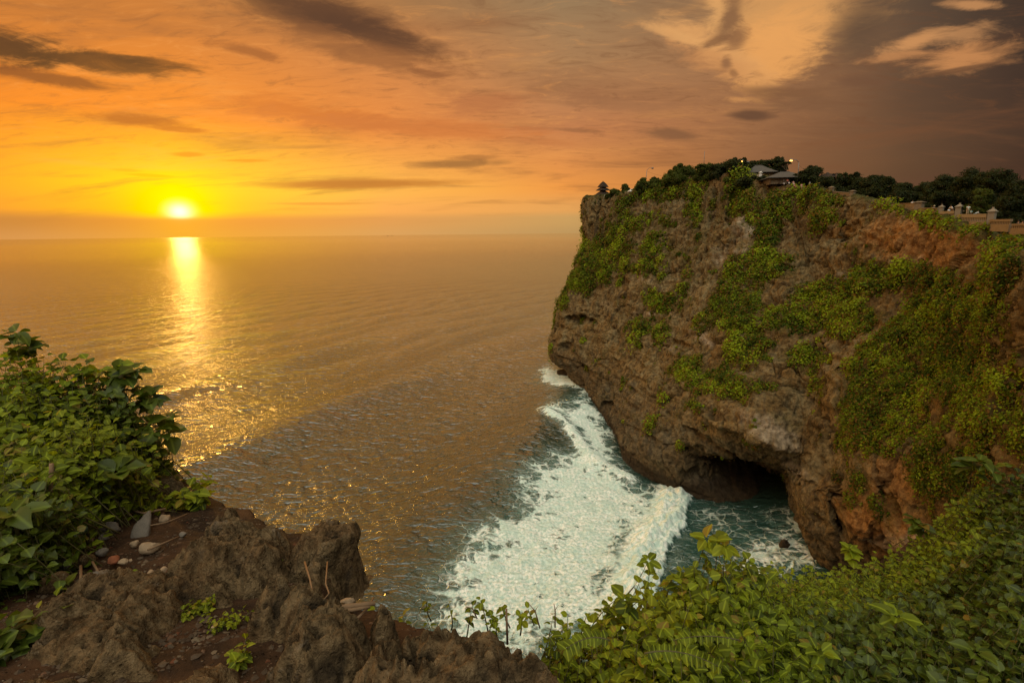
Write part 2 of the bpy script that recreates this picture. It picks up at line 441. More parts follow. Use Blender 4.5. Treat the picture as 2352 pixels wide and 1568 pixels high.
ts = np.concatenate([np.linspace(2.6, 1.0, 60, endpoint=False), np.linspace(1.0, 0.0045, 960), np.geomspace(0.0042, 0.0009, 8)])
rs = EYE / ts
az = np.concatenate([np.linspace(-80, -48, 20, endpoint=False), np.linspace(-48, 36, 1000, endpoint=False), np.linspace(36, 80, 30)])
azr = np.radians(az)
RR, AA = np.meshgrid(rs, azr, indexing='ij')
X = (RR * np.sin(AA)).ravel(); Yc = (RR * np.cos(AA)).ravel(); Rf = RR.ravel()
P2 = np.stack([X, Yc], 1)
near = Rf < 420
Z = np.zeros_like(X)
def swell(X, Y, dirdeg, wl, amp, phase, wob=0.0, sharp=1.0):
    a = R(dirdeg); s = X * math.sin(a) + Y * math.cos(a)
    w = wob * perlin(np.stack([X / (wl * 2.2), Y / (wl * 2.2), np.full_like(X, phase)], 1))
    ph = (s + w) * 2 * math.pi / wl + phase
    return amp * (np.exp(sharp * (np.sin(ph) - 1)) * 2 - 1)
lod = lambda wl: smooth(wl / (Rf * Rf / EYE * 0.0011 * 1.0 + 0.05), 1.5, 5.0)
# swell rolling toward the headland: crests run from lower left to upper right
calm = 1 - 0.55 * np.exp(-np.minimum(np.abs(sd_poly(P2[near], FOAM_BIG)), 60) / 14)
CALM = np.ones_like(X); CALM[near] = calm
_b = seapt(930, 905); _s0 = _b[0] * math.sin(R(-64)) + _b[1] * math.cos(R(-64))
Z += swell(X, Yc, -64, 78, 3.0, 0.25 - _s0 * 2 * math.pi / 78, 5, 1.5) * np.exp(-(Rf / 240) ** 2) * np.clip((Rf - 60) / 60, 0.2, 1)
Z += swell(X, Yc, -50, 33, 0.16, 2.2, 12) * lod(33) * np.exp(-Rf / 1800)
Z += swell(X, Yc, -78, 19, 0.08, 0.7, 8) * lod(19)
wv = np.zeros_like(X)
rotd = lambda deg: (X * math.cos(R(deg)) - Yc * math.sin(R(deg)), X * math.sin(R(deg)) + Yc * math.cos(R(deg)))
for (deg, lx, ly, amp, off) in [(-48, 9, 3.6, 0.20, 0), (-72, 5.5, 2.3, 0.20, 9), (-25, 3.4, 1.6, 0.125, 21), (-58, 2.0, 1.1, 0.085, 33)]:
    u, v = rotd(-deg)
    m = Rf < ly * 190
    q = np.stack([u[m] / lx, v[m] / ly, np.full(m.sum(), off * 1.7)], 1)
    n = perlin(q + 0.35 * perlin(q * 0.7 + 5.2)[:, None])
    z = np.zeros_like(X); z[m] = (1 - 2 * np.abs(n)) * 0.55 + n * 0.8
    wv += z * amp * lod(ly)
Z += wv * CALM
foam = np.zeros_like(X); teal = np.zeros_like(X); puff = np.zeros_like(X)
nf = (Rf < 330) & (az[None, :].repeat(len(rs), 0).ravel() > -20)
Pn = P2[nf]
q3 = np.stack([Pn[:, 0], Pn[:, 1], np.zeros(len(Pn))], 1)
edge = fbm(q3 / 9.0, 5, gain=.6) * 6.5
sdb = sd_poly(Pn, FOAM_BIG) + edge
cov = smooth(-sdb / np.interp(Pn[:, 1], [125, 165], [1.0, 0.5]), -3.5, 14.0)
# the seaward (left) edge is lacy, the shoreward side dense
hole = smooth(-(sd_poly(Pn, HOLE) + edge * 0.5), -2, 5)
cov = cov * (1 - 0.75 * hole)
fr = d_line(Pn, FRONT); infr = sd_poly(Pn, FOAM_BIG)
frn = smooth(9 + 2 * fbm(q3 / 3.0, 3) - fr, 0, 5) * smooth(-(infr + 1.2 * fbm(q3 / 1.6, 3)), -2.2, 0.0)
cov = np.maximum(cov, frn * 1.0)
w2 = d_line(Pn, WAVE2)
w2m = np.exp(-(w2 / 3.0) ** 2)
cov = np.maximum(cov, np.clip(w2m * 1.1, 0, 1) * smooth(-infr, -5, 1))
inn = sd_poly(Pn, INNER)
tl = smooth(-inn, -14, 6)
tr = smooth(-(sd_poly(Pn, TRAIL) + edge * 1.6), -3, 8)
cov_in = 0.42 * smooth(-inn, -3, 3) * (0.5 + 1.2 * fbm(q3 / 8, 3)) + 0.75 * tr * (0.75 + 0.9 * fbm(q3 / 5, 3))
cov = np.maximum(cov, cov_in)
# a ring of wash along the foot of the cliff
foam[nf] = np.clip(cov, 0, 1)
tealn = np.maximum(smooth(-(infr), -9, 10), tl * 0.85)
teal[nf] = tealn
puff[nf] = frn
bil = np.abs(fbm(q3 / 3.2, 2)) * 2.2
Z[nf] += frn * (0.3 + 1.3 * np.exp(-((fr - 2.0) / 3.0) ** 2)) * (0.55 + bil)
Z[nf] += cov * (0.22 * fbm(q3 / 1.3, 3, ridge=True) + 0.35 * fbm(q3 / 4.5, 3))
Z[nf] += w2m * 1.3 * smooth(-infr, -5, 2)
verts = np.stack([X, Yc, Z], 1)

m_sea, nt, o = new_mat('sea_water')
g = node(nt, 'ShaderNodeNewGeometry'); pos = g.outputs['Position']
sp = node(nt, 'ShaderNodeSeparateXYZ'); nt.links.new(pos, sp.inputs[0])
gx, gy = E(nt, sp.outputs[0]), E(nt, sp.outputs[1])
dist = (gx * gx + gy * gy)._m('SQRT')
fA, tA, pA = attr(nt, 'foam'), attr(nt, 'teal'), attr(nt, 'puff')
flat = combine(nt, gx, gy, 0.0)
wa = node(nt, 'ShaderNodeTexNoise'); setin(nt, wa, Vector=flat, Scale=0.22, Detail=3.0, Roughness=0.6)
wvec = node(nt, 'ShaderNodeVectorMath', operation='MULTIPLY_ADD'); nt.links.new(wa.outputs['Color'], wvec.inputs[0]); wvec.inputs[1].default_value = (3.2, 3.2, 0); nt.links.new(flat, wvec.inputs[2])
fv = wvec.outputs[0]
ve = voro(nt, fv, 0.36, 'DISTANCE_TO_EDGE'); ve2 = voro(nt, fv, 1.05, 'DISTANCE_TO_EDGE'); ve3 = voro(nt, fv, 0.2, 'DISTANCE_TO_EDGE')
n1 = noise(nt, flat, 0.9, 6, 0.66, 0.8)
n2 = noise(nt, flat, 0.16, 4, 0.6, 0.5)
lace = (ve * 1.0).min(ve2 * 1.7 + 0.03).min(ve3 * 0.55 + 0.02)
thr = fA * 0.42 + (fA ** 4.0) * 0.38 - 0.0 + (n1 - 0.5) * 0.34 * fA + (n2 - 0.5) * 2.0 * fA + (noise(nt, scaled(nt, fv, (0.35, 1.0, 1)), 0.5, 6, 0.7, 1.2) - 0.5) * 1.6 * fA
fm = (thr * 0.325 - lace).step(-0.012, 0.075) * fA.step(0.02, 0.12)
fm = fm.max(pA.step(0.1, 0.55))
thin = (fA.step(0.12, 0.65)) * 0.55
FOAMC = (0.92, 0.92, 0.84)
deep = mixc(nt, tA, (0.020, 0.026, 0.015), (0.030, 0.085, 0.068))
deep = mixc(nt, thin * (n1.step(0.3, 0.7)), deep, (0.25, 0.42, 0.36))
base = mixc(nt, fm, deep, mixc(nt, noise(nt, flat, 1.6, 5, 0.65).step(0.35, 0.62), (0.42, 0.58, 0.50), mixc(nt, noise(nt, fv, 0.28, 5, 0.65, 1.0).step(0.40, 0.60), (0.66, 0.77, 0.68), FOAMC)))
b = node(nt, 'ShaderNodeBsdfPrincipled')
rough_far = dist.step(80, 4000, 0.07, 0.07, 'LINEAR')
setin(nt, b, Base_Color=base, IOR=dist.step(90, 380, 1.8, 3.6, 'LINEAR'), Roughness=mixc(nt, fm, (0, 0, 0), (1, 1, 1)))  # reflectivity raised with distance from the camera's foot to brighten the far sea
rg = (fm * 0.6) + rough_far
nt.links.new(rg.clamp().s, b.inputs['Roughness'])
nt.links.new((fm * -0.4 + 0.5).s, b.inputs['Specular IOR Level'])
# ripples too small to model: several sizes, each fading out where the picture cannot show it
hs = None
for (sx, sy, rot, sc, amp, d0, d1) in [(0.45, 1, -55, 1.1, 0.30, 150, 900), (0.5, 1, -25, 0.42, 1.2, 450, 2600), (0.4, 1, -68, 0.13, 1.1, 1800, 9000), (0.55, 1, -40, 2.6, 0.12, 60, 260), (0.3, 1, -60, 0.03, 1.0, 8000, 60000)]:
    mp = node(nt, 'ShaderNodeMapping'); nt.links.new(flat, mp.inputs['Vector']); mp.inputs['Rotation'].default_value = (0, 0, R(-rot)); mp.inputs['Scale'].default_value = (sx, sy, 1)
    nn = noise(nt, mp.outputs[0], sc, 2.5, 0.55, 0.3)
    term = ((nn - 0.5).abs() * -1.3 + nn * 0.5) * (amp) * dist.step(d1, d0)
    hs = term if hs is None else hs + term
hs = hs * (1.0 - fm * 0.93)
hs = hs + fm * 0.12 + fm * noise(nt, flat, 0.8, 6, 0.72, 1.0) * 0.35
bp = node(nt, 'ShaderNodeBump'); setin(nt, bp, Height=hs, Strength=1.0, Distance=1.0)
nt.links.new(bp.outputs[0], b.inputs['Normal']); nt.links.new(b.outputs[0], o.inputs[0])
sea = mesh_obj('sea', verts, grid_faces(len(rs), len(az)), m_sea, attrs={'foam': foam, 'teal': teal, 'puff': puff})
# the grid runs outward: make sure it faces up
if sea.data.polygons[5000].normal.z < 0: sea.data.flip_normals()
tag(sea, 'golden evening sea with swell lines and white surf at the cliff foot', kind='structure')

# ------------------------------------------------------------------ the cliff
CC = {  # columns from the far headland to the right: base, undercut, then up to the brink, as (px, py, forward metres)
 'A': [(1345,885,199),(1300,846,212),(1268,800,215),(1283,730,217),(1312,650,219),(1352,560,222),(1346,458,224)],
 'B': [(1372,935,172),(1367,900,175),(1362,830,180),(1372,740,189),(1388,650,196),(1402,555,203),(1418,452,210)],
 'C': [(1415,990,149.7),(1412,955,153),(1440,860,156),(1460,760,164),(1472,650,174),(1482,545,186),(1492,436,198)],
 'D': [(1450,1055,129.4),(1450,1010,131),(1500,900,136),(1530,790,147),(1550,670,160),(1560,545,174),(1565,408,190)],
 'E': [(1575,1118,114),(1562,1060,113),(1590,950,115),(1620,830,126),(1640,690,142),(1650,560,160),(1652,402,178)],
 'F': [(1700,1152,107),(1690,1075,113),(1700,985,98),(1720,850,109),(1740,700,127),(1745,570,145),(1742,412,163)],
 'F2': [(1775,1160,106),(1765,1095,114),(1775,1010,94),(1790,870,103),(1805,715,118),(1808,580,136),(1798,428,154)],
 'G': [(1850,1168,104.6),(1840,1140,110),(1850,1060,92),(1862,900,97),(1872,740,111),(1872,600,129),(1852,440,144)],
 'H': [(1880,1290,85.3),(1857,1200,84),(1872,1100,83.5),(1928,930,85),(1950,760,97),(1952,620,113),(1942,458,128)],
 'I': [(2000,1340,79),(1985,1250,70),(2000,1120,70),(2020,960,74),(2040,800,84),(2050,650,97),(2062,482,108)],
 'J': [(2150,1400,72.7),(2130,1280,60),(2130,1150,59),(2150,980,62),(2160,830,71),(2170,680,81),(2182,512,88)],
 'K': [(2300,1450,62),(2290,1280,49),(2280,1130,47),(2280,980,49),(2290,840,55),(2300,700,61),(2322,568,66)],
 'L': [(2600,1480,44),(2560,1290,38),(2540,1130,37),(2520,980,38.5),(2500,850,42),(2480,720,45),(2480,612,48)],
}
cols = []
for k in CC:
    c = []
    for j, (px, py, Yv) in enumerate(CC[k]):
        if j == 0: p = at_z(px, py, 0.0); p = p + (0, 0, -2.5)
        else: p = at(px, py, Yv)
        c.append(p)
    top = c[-1]
    inl = np.array([1.0, 0.15, 0]) if k in 'ABCDE' else np.array([0.97, 0.25 if k < 'I' else -0.1, 0])
    c += [top + inl * 4 + (0, 0, 0.05), top + inl * 22 + (0, 0, -1.0), top + inl * 90 + (0, 0, -16.0 if k < 'I' else -6)]
    cols.append(c)
cols = np.array(cols)
hidden1 = cols[0] + np.array([14, 30, 0]) ; hidden0 = cols[0] + np.array([60, 60, 0])
tail = cols[-1].copy(); tail[:, 0] += 6; tail[:, 1] -= 26; tail2 = tail + np.array([8, -30, 0])
G0 = np.concatenate([hidden0[None], hidden1[None], cols, tail[None], tail2[None]])
ncol = len(G0)
dens = np.array([20, 40, 70, 75, 80, 95, 80, 62, 62, 70, 75, 75, 75, 70, 25, 12][:ncol - 1])
TU = np.concatenate([i + np.arange(n) / n for i, n in enumerate(dens)] + [[ncol - 1]])
dv = np.array([50, 75, 95, 95, 80, 75, 26, 12, 8])
TV = np.concatenate([i + np.arange(n) / n for i, n in enumerate(dv)] + [[9]])
S1 = cr_interp(G0, TU)                       # (U, rows, 3)
S2 = cr_interp(np.swapaxes(S1, 0, 1), TV)    # (V, U, 3)
S = np.swapaxes(S2, 0, 1)
NU, NV = S.shape[:2]
du = np.gradient(S, axis=0); dvv = np.gradient(S, axis=1)
Nn = np.cross(du, dvv); Nn /= np.linalg.norm(Nn, axis=2, keepdims=True) + 1e-9
if Nn[NU // 2, NV // 3, 1] > 0: Nn = -Nn     # face the open bay
P = S.reshape(-1, 3); N_ = Nn.reshape(-1, 3)
VV = np.tile(TV, NU); UU = np.repeat(TU, NV)
facew = smooth(VV, 6.9, 5.6)                  # 1 on the wall, 0 on the plateau
facew = 1 - smooth(VV, 5.7, 6.6)
high = smooth(VV, 3.6, 5.0)
d = 2.8 * fbm(P / 17.0, 3) + 0.8 * fbm(P / 6.0, 4, ridge=True, off=4)
qw = P + 1.6 * np.stack([fbm(P / 3.5, 2, off=81), fbm(P / 3.5, 2, off=82), fbm(P / 3.5, 2, off=83)], 1)
w1, w1b, wr = worley(qw / [5.0, 5.0, 8.5], 3); v1_, v1b, vr = worley(qw / [1.7, 1.7, 2.6], 9)
brk = smooth(fbm(P / 9, 2, off=77), -.2, .3)
d += ((wr - .5) * 1.1 - 1.2 * smooth(w1b - w1, .10, 0)) * brk + ((vr - .5) * .45 - .12 * smooth(v1b - v1_, .10, 0)) * (0.3 + 0.5 * high) * brk
zz = (P[:, 2] + 3.0 * fbm(P / 20, 2, off=61)) / 3.6; sawz = zz - np.floor(zz)
d += 0.9 * smooth(fbm(P / 14, 2, off=91), -.1, .35) * (smooth(sawz, 0.0, 0.25) * (1 - sawz)) * (1 + fbm(P / 8, 2, off=66)) * 1.1
d += 0.7 * fbm(P * [1 / 16, 1 / 16, 1 / 2.0], 4, off=7) * (1 - 0.5 * high)
d += (0.3 + high) * 1.3 * fbm(P * [1 / 2.6, 1 / 2.6, 1 / 13], 4, ridge=True, off=3)
d += 0.24 * fbm(P / 1.5, 4, ridge=True, off=12) + 0.22 * fbm(P / 0.6, 2, off=2)
pits = np.clip(fbm(P / 3.4, 3, off=31) - 0.18, 0, 1); d -= 4.5 * pits * (1 - 0.6 * high)
lowf = np.exp(-((VV - 0.35) / 0.35) ** 2)     # smooth wave-cut foot
d = d * (1 - 0.6 * lowf)
disp = N_ * (d * facew)[:, None]
P = P + disp
cx, cy = project(S.reshape(-1, 3))
def el(px, py, rx, ry, t=0.0):
    a = R(t); u = ((cx - px) * math.cos(a) + (cy - py) * math.sin(a)) / rx; v = (-(cx - px) * math.sin(a) + (cy - py) * math.cos(a)) / ry
    return np.clip(1.25 - np.sqrt(u * u + v * v), 0, 1)
INTO = np.array([0.35, 0.93, 0.05])
wob = 1 + 0.9 * fbm(P / 4.0, 3, off=90)
for (px, py, rx, ry, t, dep) in [(1725,1090,165,42,18,9.0),(1800,1125,70,24,20,6),(1650,1095,100,30,14,5),(1336,738,34,13,8,5.0),(1305,800,16,14,0,2.5),(1400,935,15,14,20,5),(1250,850,60,10,20,0),(1345,850,26,10,40,4),(2150,1120,5,60,3,3.0),(2235,905,40,30,0,6),(1560,790,30,9,20,2.0),(1700,640,30,7,0,2),
    (1320,640,6,30,20,2.5),(1600,470,9,40,-10,3),(1690,480,14,50,10,4),(1640,520,8,50,10,2),(1790,520,10,60,0,3),(1950,540,8,50,5,2),(2080,560,8,50,5,2),(1380,500,6,60,0,2),(1480,1000,60,8,25,2),(1640,1010,80,9,22,2.5),(1930,1180,18,60,-10,4),(2040,1160,14,50,20,2.5),(1740,770,20,10,0,2),(1950,870,40,10,-40,2)]:
    e_ = el(px, py, rx, ry, t); m_ = smooth(e_ * wob + .35 * fbm(P / 3.2, 3, off=95) * (e_ > .05), 0.05, 0.95)
    P = P + INTO * (m_ * dep)[:, None]
for (px, py, rx, ry, t, dep) in [(1760,1000,120,14,18,3.5),(1500,880,30,60,0,2),(1710,560,40,60,0,2.5),(1990,1160,60,70,0,3),(2090,1230,50,50,0,2.5),(1290,780,14,30,0,2),(2240,890,24,40,20,5),(1960,640,40,14,0,2)]:
    P = P - INTO * (smooth(el(px, py, rx, ry, t) * wob, 0.0, 1.0) * dep)[:, None]
P[:, 2] += (1 - facew) * 0.35 * fbm(S.reshape(-1, 3) / 5, 3)
def el(px, py, rx, ry, t=0.0):
    a = R(t); u = ((cx - px) * math.cos(a) + (cy - py) * math.sin(a)) / rx; v = (-(cx - px) * math.sin(a) + (cy - py) * math.cos(a)) / ry
    return np.clip(1.25 - np.sqrt(u * u + v * v), 0, 1)
VEG = [  # (px, py, rx, ry, tilt, strength)
 (1380,600,46,52,-60,1.2),(1345,640,34,26,-50,1.1),(1420,560,44,70,20,.85),(1305,690,10,22,0,1.1),(1440,500,24,40,0,.8),(1470,520,50,30,0,.6),(1505,690,38,22,40,.9),(1470,760,28,24,0,.9),(1520,760,26,40,0,.6),
 (1765,560,26,70,12,1.3),(1745,620,30,40,0,1.2),(1690,640,26,60,20,.9),(1790,620,24,26,0,1.1),(1700,720,55,60,0,1.25),(1640,745,50,30,20,.8),(1600,860,60,34,25,1.0),(1720,800,50,52,0,1.2),
 (1680,880,55,26,28,1.15),(1750,905,26,12,20,1.2),(1560,850,28,24,0,.6),(1530,920,24,16,0,.5),(1605,935,28,12,20,.9),(1500,975,26,20,0,.35),
 (1830,735,80,36,-10,1.25),(1900,690,90,34,-8,1.2),(1980,660,80,30,0,1.1),(2050,640,70,26,10,1.1),(1855,830,50,26,0,1.0),(1890,885,22,30,0,.8),(1960,740,70,36,0,1.2),(2150,640,90,28,5,1.0),(1500,590,50,60,0,.6),(1590,600,40,60,0,.35),(1560,700,40,30,20,.4),
 (2110,790,130,52,-38,1.5),(2180,720,110,50,-32,1.5),(2050,860,110,60,-42,1.5),(2000,930,80,50,-50,1.4),(2110,930,90,60,-60,1.4),(2200,830,80,70,-50,1.3),(2270,900,70,120,0,1.2),(2300,720,80,60,0,1.1),
 (2170,1040,40,90,0,1.3),(2240,1100,60,70,0,1.2),(2050,1010,50,40,0,1.1),(1975,1010,26,28,0,1.1),(2330,620,50,40,0,1.1),(2350,1000,60,80,0,1.0),(1995,1100,30,16,-20,.6),(1915,1080,18,16,0,.6),
 (1540,470,30,30,0,.5),(1440,470,20,20,0,.7),(1600,440,50,30,0,.9),(1720,470,60,40,0,.7),(1790,480,40,40,0,1.0),(1900,500,60,22,10,.6),(1700,430,20,60,0,.9),(1600,480,20,60,0,.8),(1500,450,60,14,-10,.8),
 (2080,490,90,7,15,.9),(2220,532,90,8,18,.9),(2320,575,60,20,20,1.1),(1880,455,80,10,10,1.0),(1960,980,30,60,0,.7)]
veg = np.zeros(len(P))
for (px, py, rx, ry, t, s) in VEG: veg = np.maximum(veg, el(px, py, rx * 1.12, ry * 1.12, t) * s)
vn = fbm(P / 5.5, 4, off=50)
vegm = veg + 0.85 * vn + 0.30 * fbm(P / 1.8, 3, off=9)
behind = (UU < 1.9) | (UU > 14.2)
plateau = VV > 6.02
vegm = np.where(behind & ~plateau, 0.45 + 1.4 * vn, vegm)
vegm = np.where(VV < 1.2, -1, vegm)
VEGM = vegm
ochre = np.zeros(len(P))
for (px, py, rx, ry, t, s) in [(2120,560,220,70,8,1.0),(2000,530,130,50,0,.7),(2240,570,90,40,0,1.1),(2000,1180,150,130,0,.75),(2080,1240,90,80,0,1.1),(1920,1240,60,80,0,.45),(2100,1100,110,90,0,.7),(1700,430,80,40,0,.7),(1560,640,60,60,0,.15)]:
    ochre = np.maximum(ochre, el(px, py, rx, ry, t) * s)
ochre = np.clip(ochre + 0.5 * fbm(P / 9, 3, off=70), 0, 1)
pale = np.zeros(len(P))
for (px, py, rx, ry, t, s) in [(1720,520,40,45,0,.8),(1690,600,70,50,0,.6),(1480,640,40,20,0,.5),(1620,780,40,16,30,.8),(1540,800,60,14,30,.5),(1770,985,100,26,25,.9),(1840,1080,30,80,-35,.8),(1960,640,36,16,0,.8),(2130,600,30,20,0,.6),(1500,720,60,12,0,.7),(2000,1240,50,20,30,.7),(2070,1235,60,36,-20,1.3),(1640,1120,80,12,18,.7),(1400,700,30,20,0,.4),(1990,1120,60,12,35,.6)]:
    pale = np.maximum(pale, el(px, py, rx, ry, t) * s)
pale = np.clip(pale * (0.8 + 1.0 * fbm(P / 2.2, 4, off=14)), 0, 1)

m_rock, nt, o = new_mat('cliff_rock')
g = node(nt, 'ShaderNodeNewGeometry'); pos = g.outputs['Position']
n_a = noise(nt, pos, 0.14, 8, 0.65, 0.4); n_b = noise(nt, pos, 0.9, 7, 0.68); n_c = noise(nt, scaled(nt, pos, (1, 1, 0.16)), 0.55, 7, 0.65, 0.3)
n_d = noise(nt, scaled(nt, pos, (0.25, 0.25, 1.6)), 0.6, 6, 0.6, 0.5)
grey = mixc(nt, n_b.step(0.3, 0.7), (0.062, 0.045, 0.020), (0.27, 0.200, 0.095))
brown = mixc(nt, n_b.step(0.3, 0.7), (0.058, 0.034, 0.011), (0.22, 0.135, 0.048))
c = mixc(nt, n_a.step(0.38, 0.62), grey, brown)
c = mixc(nt, n_c.step(0.52, 0.68) * 0.75, c, (0.046, 0.032, 0.020))
c = mixc(nt, n_d.step(0.58, 0.74) * 0.4, c, (0.23, 0.18, 0.10))
oc = mixc(nt, n_b.step(0.32, 0.66), (0.130, 0.052, 0.014), (0.36, 0.185, 0.062))
c = mixc(nt, attr(nt, 'ochre').step(0.25, 0.9) * 0.85, c, oc)
c = mixc(nt, attr(nt, 'pale').step(0.15, 0.8) * 0.85, c, mixc(nt, n_b.step(0.3, 0.7), (0.20, 0.145, 0.09), (0.47, 0.37, 0.25)))
# dry grass and moss where creepers thin out
gm = attr(nt, 'veg').step(0.05, 0.55)
c = mixc(nt, gm * n_b.step(0.35, 0.55) * 0.8, c, mixc(nt, noise(nt, pos, 2.5, 4, 0.6).step(0.35, 0.65), (0.040, 0.040, 0.008), (0.12, 0.085, 0.022)))
c = mixc(nt, attr(nt, 'grass'), c, mixc(nt, n_b.step(.3, .7), (0.030, 0.035, 0.008), (0.075, 0.070, 0.020)))
c = mixc(nt, attr(nt, 'crack').step(0.0, 1.0) * 0.7, c, (0.035, 0.024, 0.014))
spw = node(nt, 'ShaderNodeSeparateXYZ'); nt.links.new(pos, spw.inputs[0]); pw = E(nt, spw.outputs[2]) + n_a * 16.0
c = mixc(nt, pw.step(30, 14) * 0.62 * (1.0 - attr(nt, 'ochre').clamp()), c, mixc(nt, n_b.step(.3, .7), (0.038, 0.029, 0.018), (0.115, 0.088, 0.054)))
# wet dark tide line at the very foot
spz = node(nt, 'ShaderNodeSeparateXYZ'); nt.links.new(pos, spz.inputs[0]); pz = E(nt, spz.outputs[2])
c = mixc(nt, pz.step(2.6, 0.9) * 0.75, c, (0.030, 0.020, 0.012))
b = node(nt, 'ShaderNodeBsdfPrincipled'); setin(nt, b, Base_Color=c, Roughness=0.9, Specular_IOR_Level=0.15)
hgt = noise(nt, pos, 0.4, 9, 0.66) * 1.6 + noise(nt, pos, 2.2, 5, 0.6) * 0.22 + n_c * 0.7
bp = node(nt, 'ShaderNodeBump'); setin(nt, bp, Height=hgt, Strength=0.9, Distance=1.0)
nt.links.new(bp.outputs[0], b.inputs['Normal']); nt.links.new(b.outputs[0], o.inputs[0])
gf = grid_faces(NU, NV)
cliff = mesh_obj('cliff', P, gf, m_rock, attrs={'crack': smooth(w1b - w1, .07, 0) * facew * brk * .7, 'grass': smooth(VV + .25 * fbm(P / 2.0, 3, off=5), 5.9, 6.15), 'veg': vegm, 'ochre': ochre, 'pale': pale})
tag(cliff, 'tall limestone sea cliff with overhanging foot and green creepers', kind='structure')

def sea_rock(px, py, w, h, label, seed, z0=0.0):
    c = at_z(px, py, z0); Wm = w / 2 * c[1] / FPX; rg = np.random.default_rng(seed)
    n = 26; TH, PH = np.meshgrid(np.linspace(0, math.pi, n), np.linspace(0, 2 * math.pi, 2 * n, endpoint=False), indexing='ij')
    D = np.stack([np.sin(TH) * np.cos(PH), np.sin(TH) * np.sin(PH), np.cos(TH)], -1).reshape(-1, 3); r = np.ones(len(D))
    for _ in range(10):
        nrm = rg.normal(size=3); nrm /= np.linalg.norm(nrm); dd_ = D @ nrm; lim = rg.uniform(.55, .9); r = np.where(dd_ * r > lim, lim / np.maximum(dd_, 1e-3), r)
    Q = D * r[:, None] * (1 + .25 * fbm(D * 1.8 + seed, 3) + .08 * fbm(D * 6 + seed, 2))[:, None] * [Wm, Wm * .8, h]
    F = np.array([[i*2*n+k, (i+1)*2*n+k, (i+1)*2*n+(k+1) % (2*n), i*2*n+(k+1) % (2*n)] for i in range(n-1) for k in range(2*n)])
    z_ = np.zeros(len(Q)); o = mesh_obj('sea_rock', c + Q, F, m_rock, loc=c)
    return tag(o, label, 'rock', 'rocks standing in the surf')
sea_rock(1803, 1254, 32, 1.6, 'lone brown boulder standing in the swirling inlet water', 3)
sea_rock(1300, 858, 60, 2.2, 'low dark rock shelf at the foot of the far cliff corner', 4)
sea_rock(1342, 882, 44, 2.2, 'dark wave washed rock right of the far rock shelf', 5)
sea_rock(1372, 915, 26, 2.0, 'small dark rock against the cliff foot, nearest of the three', 6)
# ------------------------------------------------------------------ foliage
def leaf_mat(name, c1, c2, dry=(0.16, 0.11, 0.02), dryamt=0.12, trans=0.45, gloss=0.25, rough=0.5, vein=False):
    m, nt, o = new_mat(name)
    t = attr(nt, 'tint')
    c = mixc(nt, t, c1, c2)
    c = mixc(nt, attr(nt, 'dry').step(1 - dryamt - 0.02, 1 - dryamt + 0.02), c, dry)
    if vein:
        v = attr(nt, 'vein')
        c = mixc(nt, v.step(0.10, 0.0) * 0.5, c, tuple(min(1, q * 1.9 + 0.01) for q in c2))
    b = node(nt, 'ShaderNodeBsdfPrincipled'); setin(nt, b, Base_Color=c, Roughness=rough, Specular_IOR_Level=gloss)
    tr = node(nt, 'ShaderNodeBsdfTranslucent'); nt.links.new(mixc(nt, 0.5, c, c, 'MIX'), tr.inputs[0])
    g2 = node(nt, 'ShaderNodeMix', data_type='RGBA', blend_type='MULTIPLY'); g2.inputs[0].default_value = 1
    nt.links.new(c, g2.inputs[6]); g2.inputs[7].default_value = (1.9, 1.8, 0.8, 1); nt.links.new(g2.outputs[2], tr.inputs[0])
    ms = node(nt, 'ShaderNodeMixShader'); ms.inputs[0].default_value = trans
    nt.links.new(b.outputs[0], ms.inputs[1]); nt.links.new(tr.outputs[0], ms.inputs[2]); nt.links.new(ms.outputs[0], o.inputs[0])
    return m
M_CREEP = leaf_mat('creeper_leaf', (0.030, 0.054, 0.004), (0.27, 0.355, 0.015), (0.17, 0.095, 0.022), 0.14, 0.35, 0.15, 0.7)
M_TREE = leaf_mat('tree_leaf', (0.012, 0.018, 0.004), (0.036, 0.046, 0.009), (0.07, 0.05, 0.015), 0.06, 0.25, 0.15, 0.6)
M_BARK = simple('bark', (0.11, 0.075, 0.045), 0.9, 0.3, 6, 0.5)

def unit(v): return v / (np.linalg.norm(v, axis=-1, keepdims=True) + 1e-9)
def cards(C, N, size, rng):
    """small folded leaf clumps: four-corner faces at C, facing roughly N"""
    n = len(C)
    N = unit(N + rng.normal(size=(n, 3)) * 0.55)
    T = unit(np.cross(N, rng.normal(size=(n, 3)))); B = np.cross(N, T)
    s = (size * rng.uniform(0.6, 1.35, n))[:, None]
    V = np.stack([C - T * s, C - B * s * 0.62 + N * s * 0.15, C + T * s, C + B * s * 0.62 + N * s * 0.15], 1).reshape(-1, 3)
    F = np.arange(n * 4).reshape(n, 4)
    return V, F
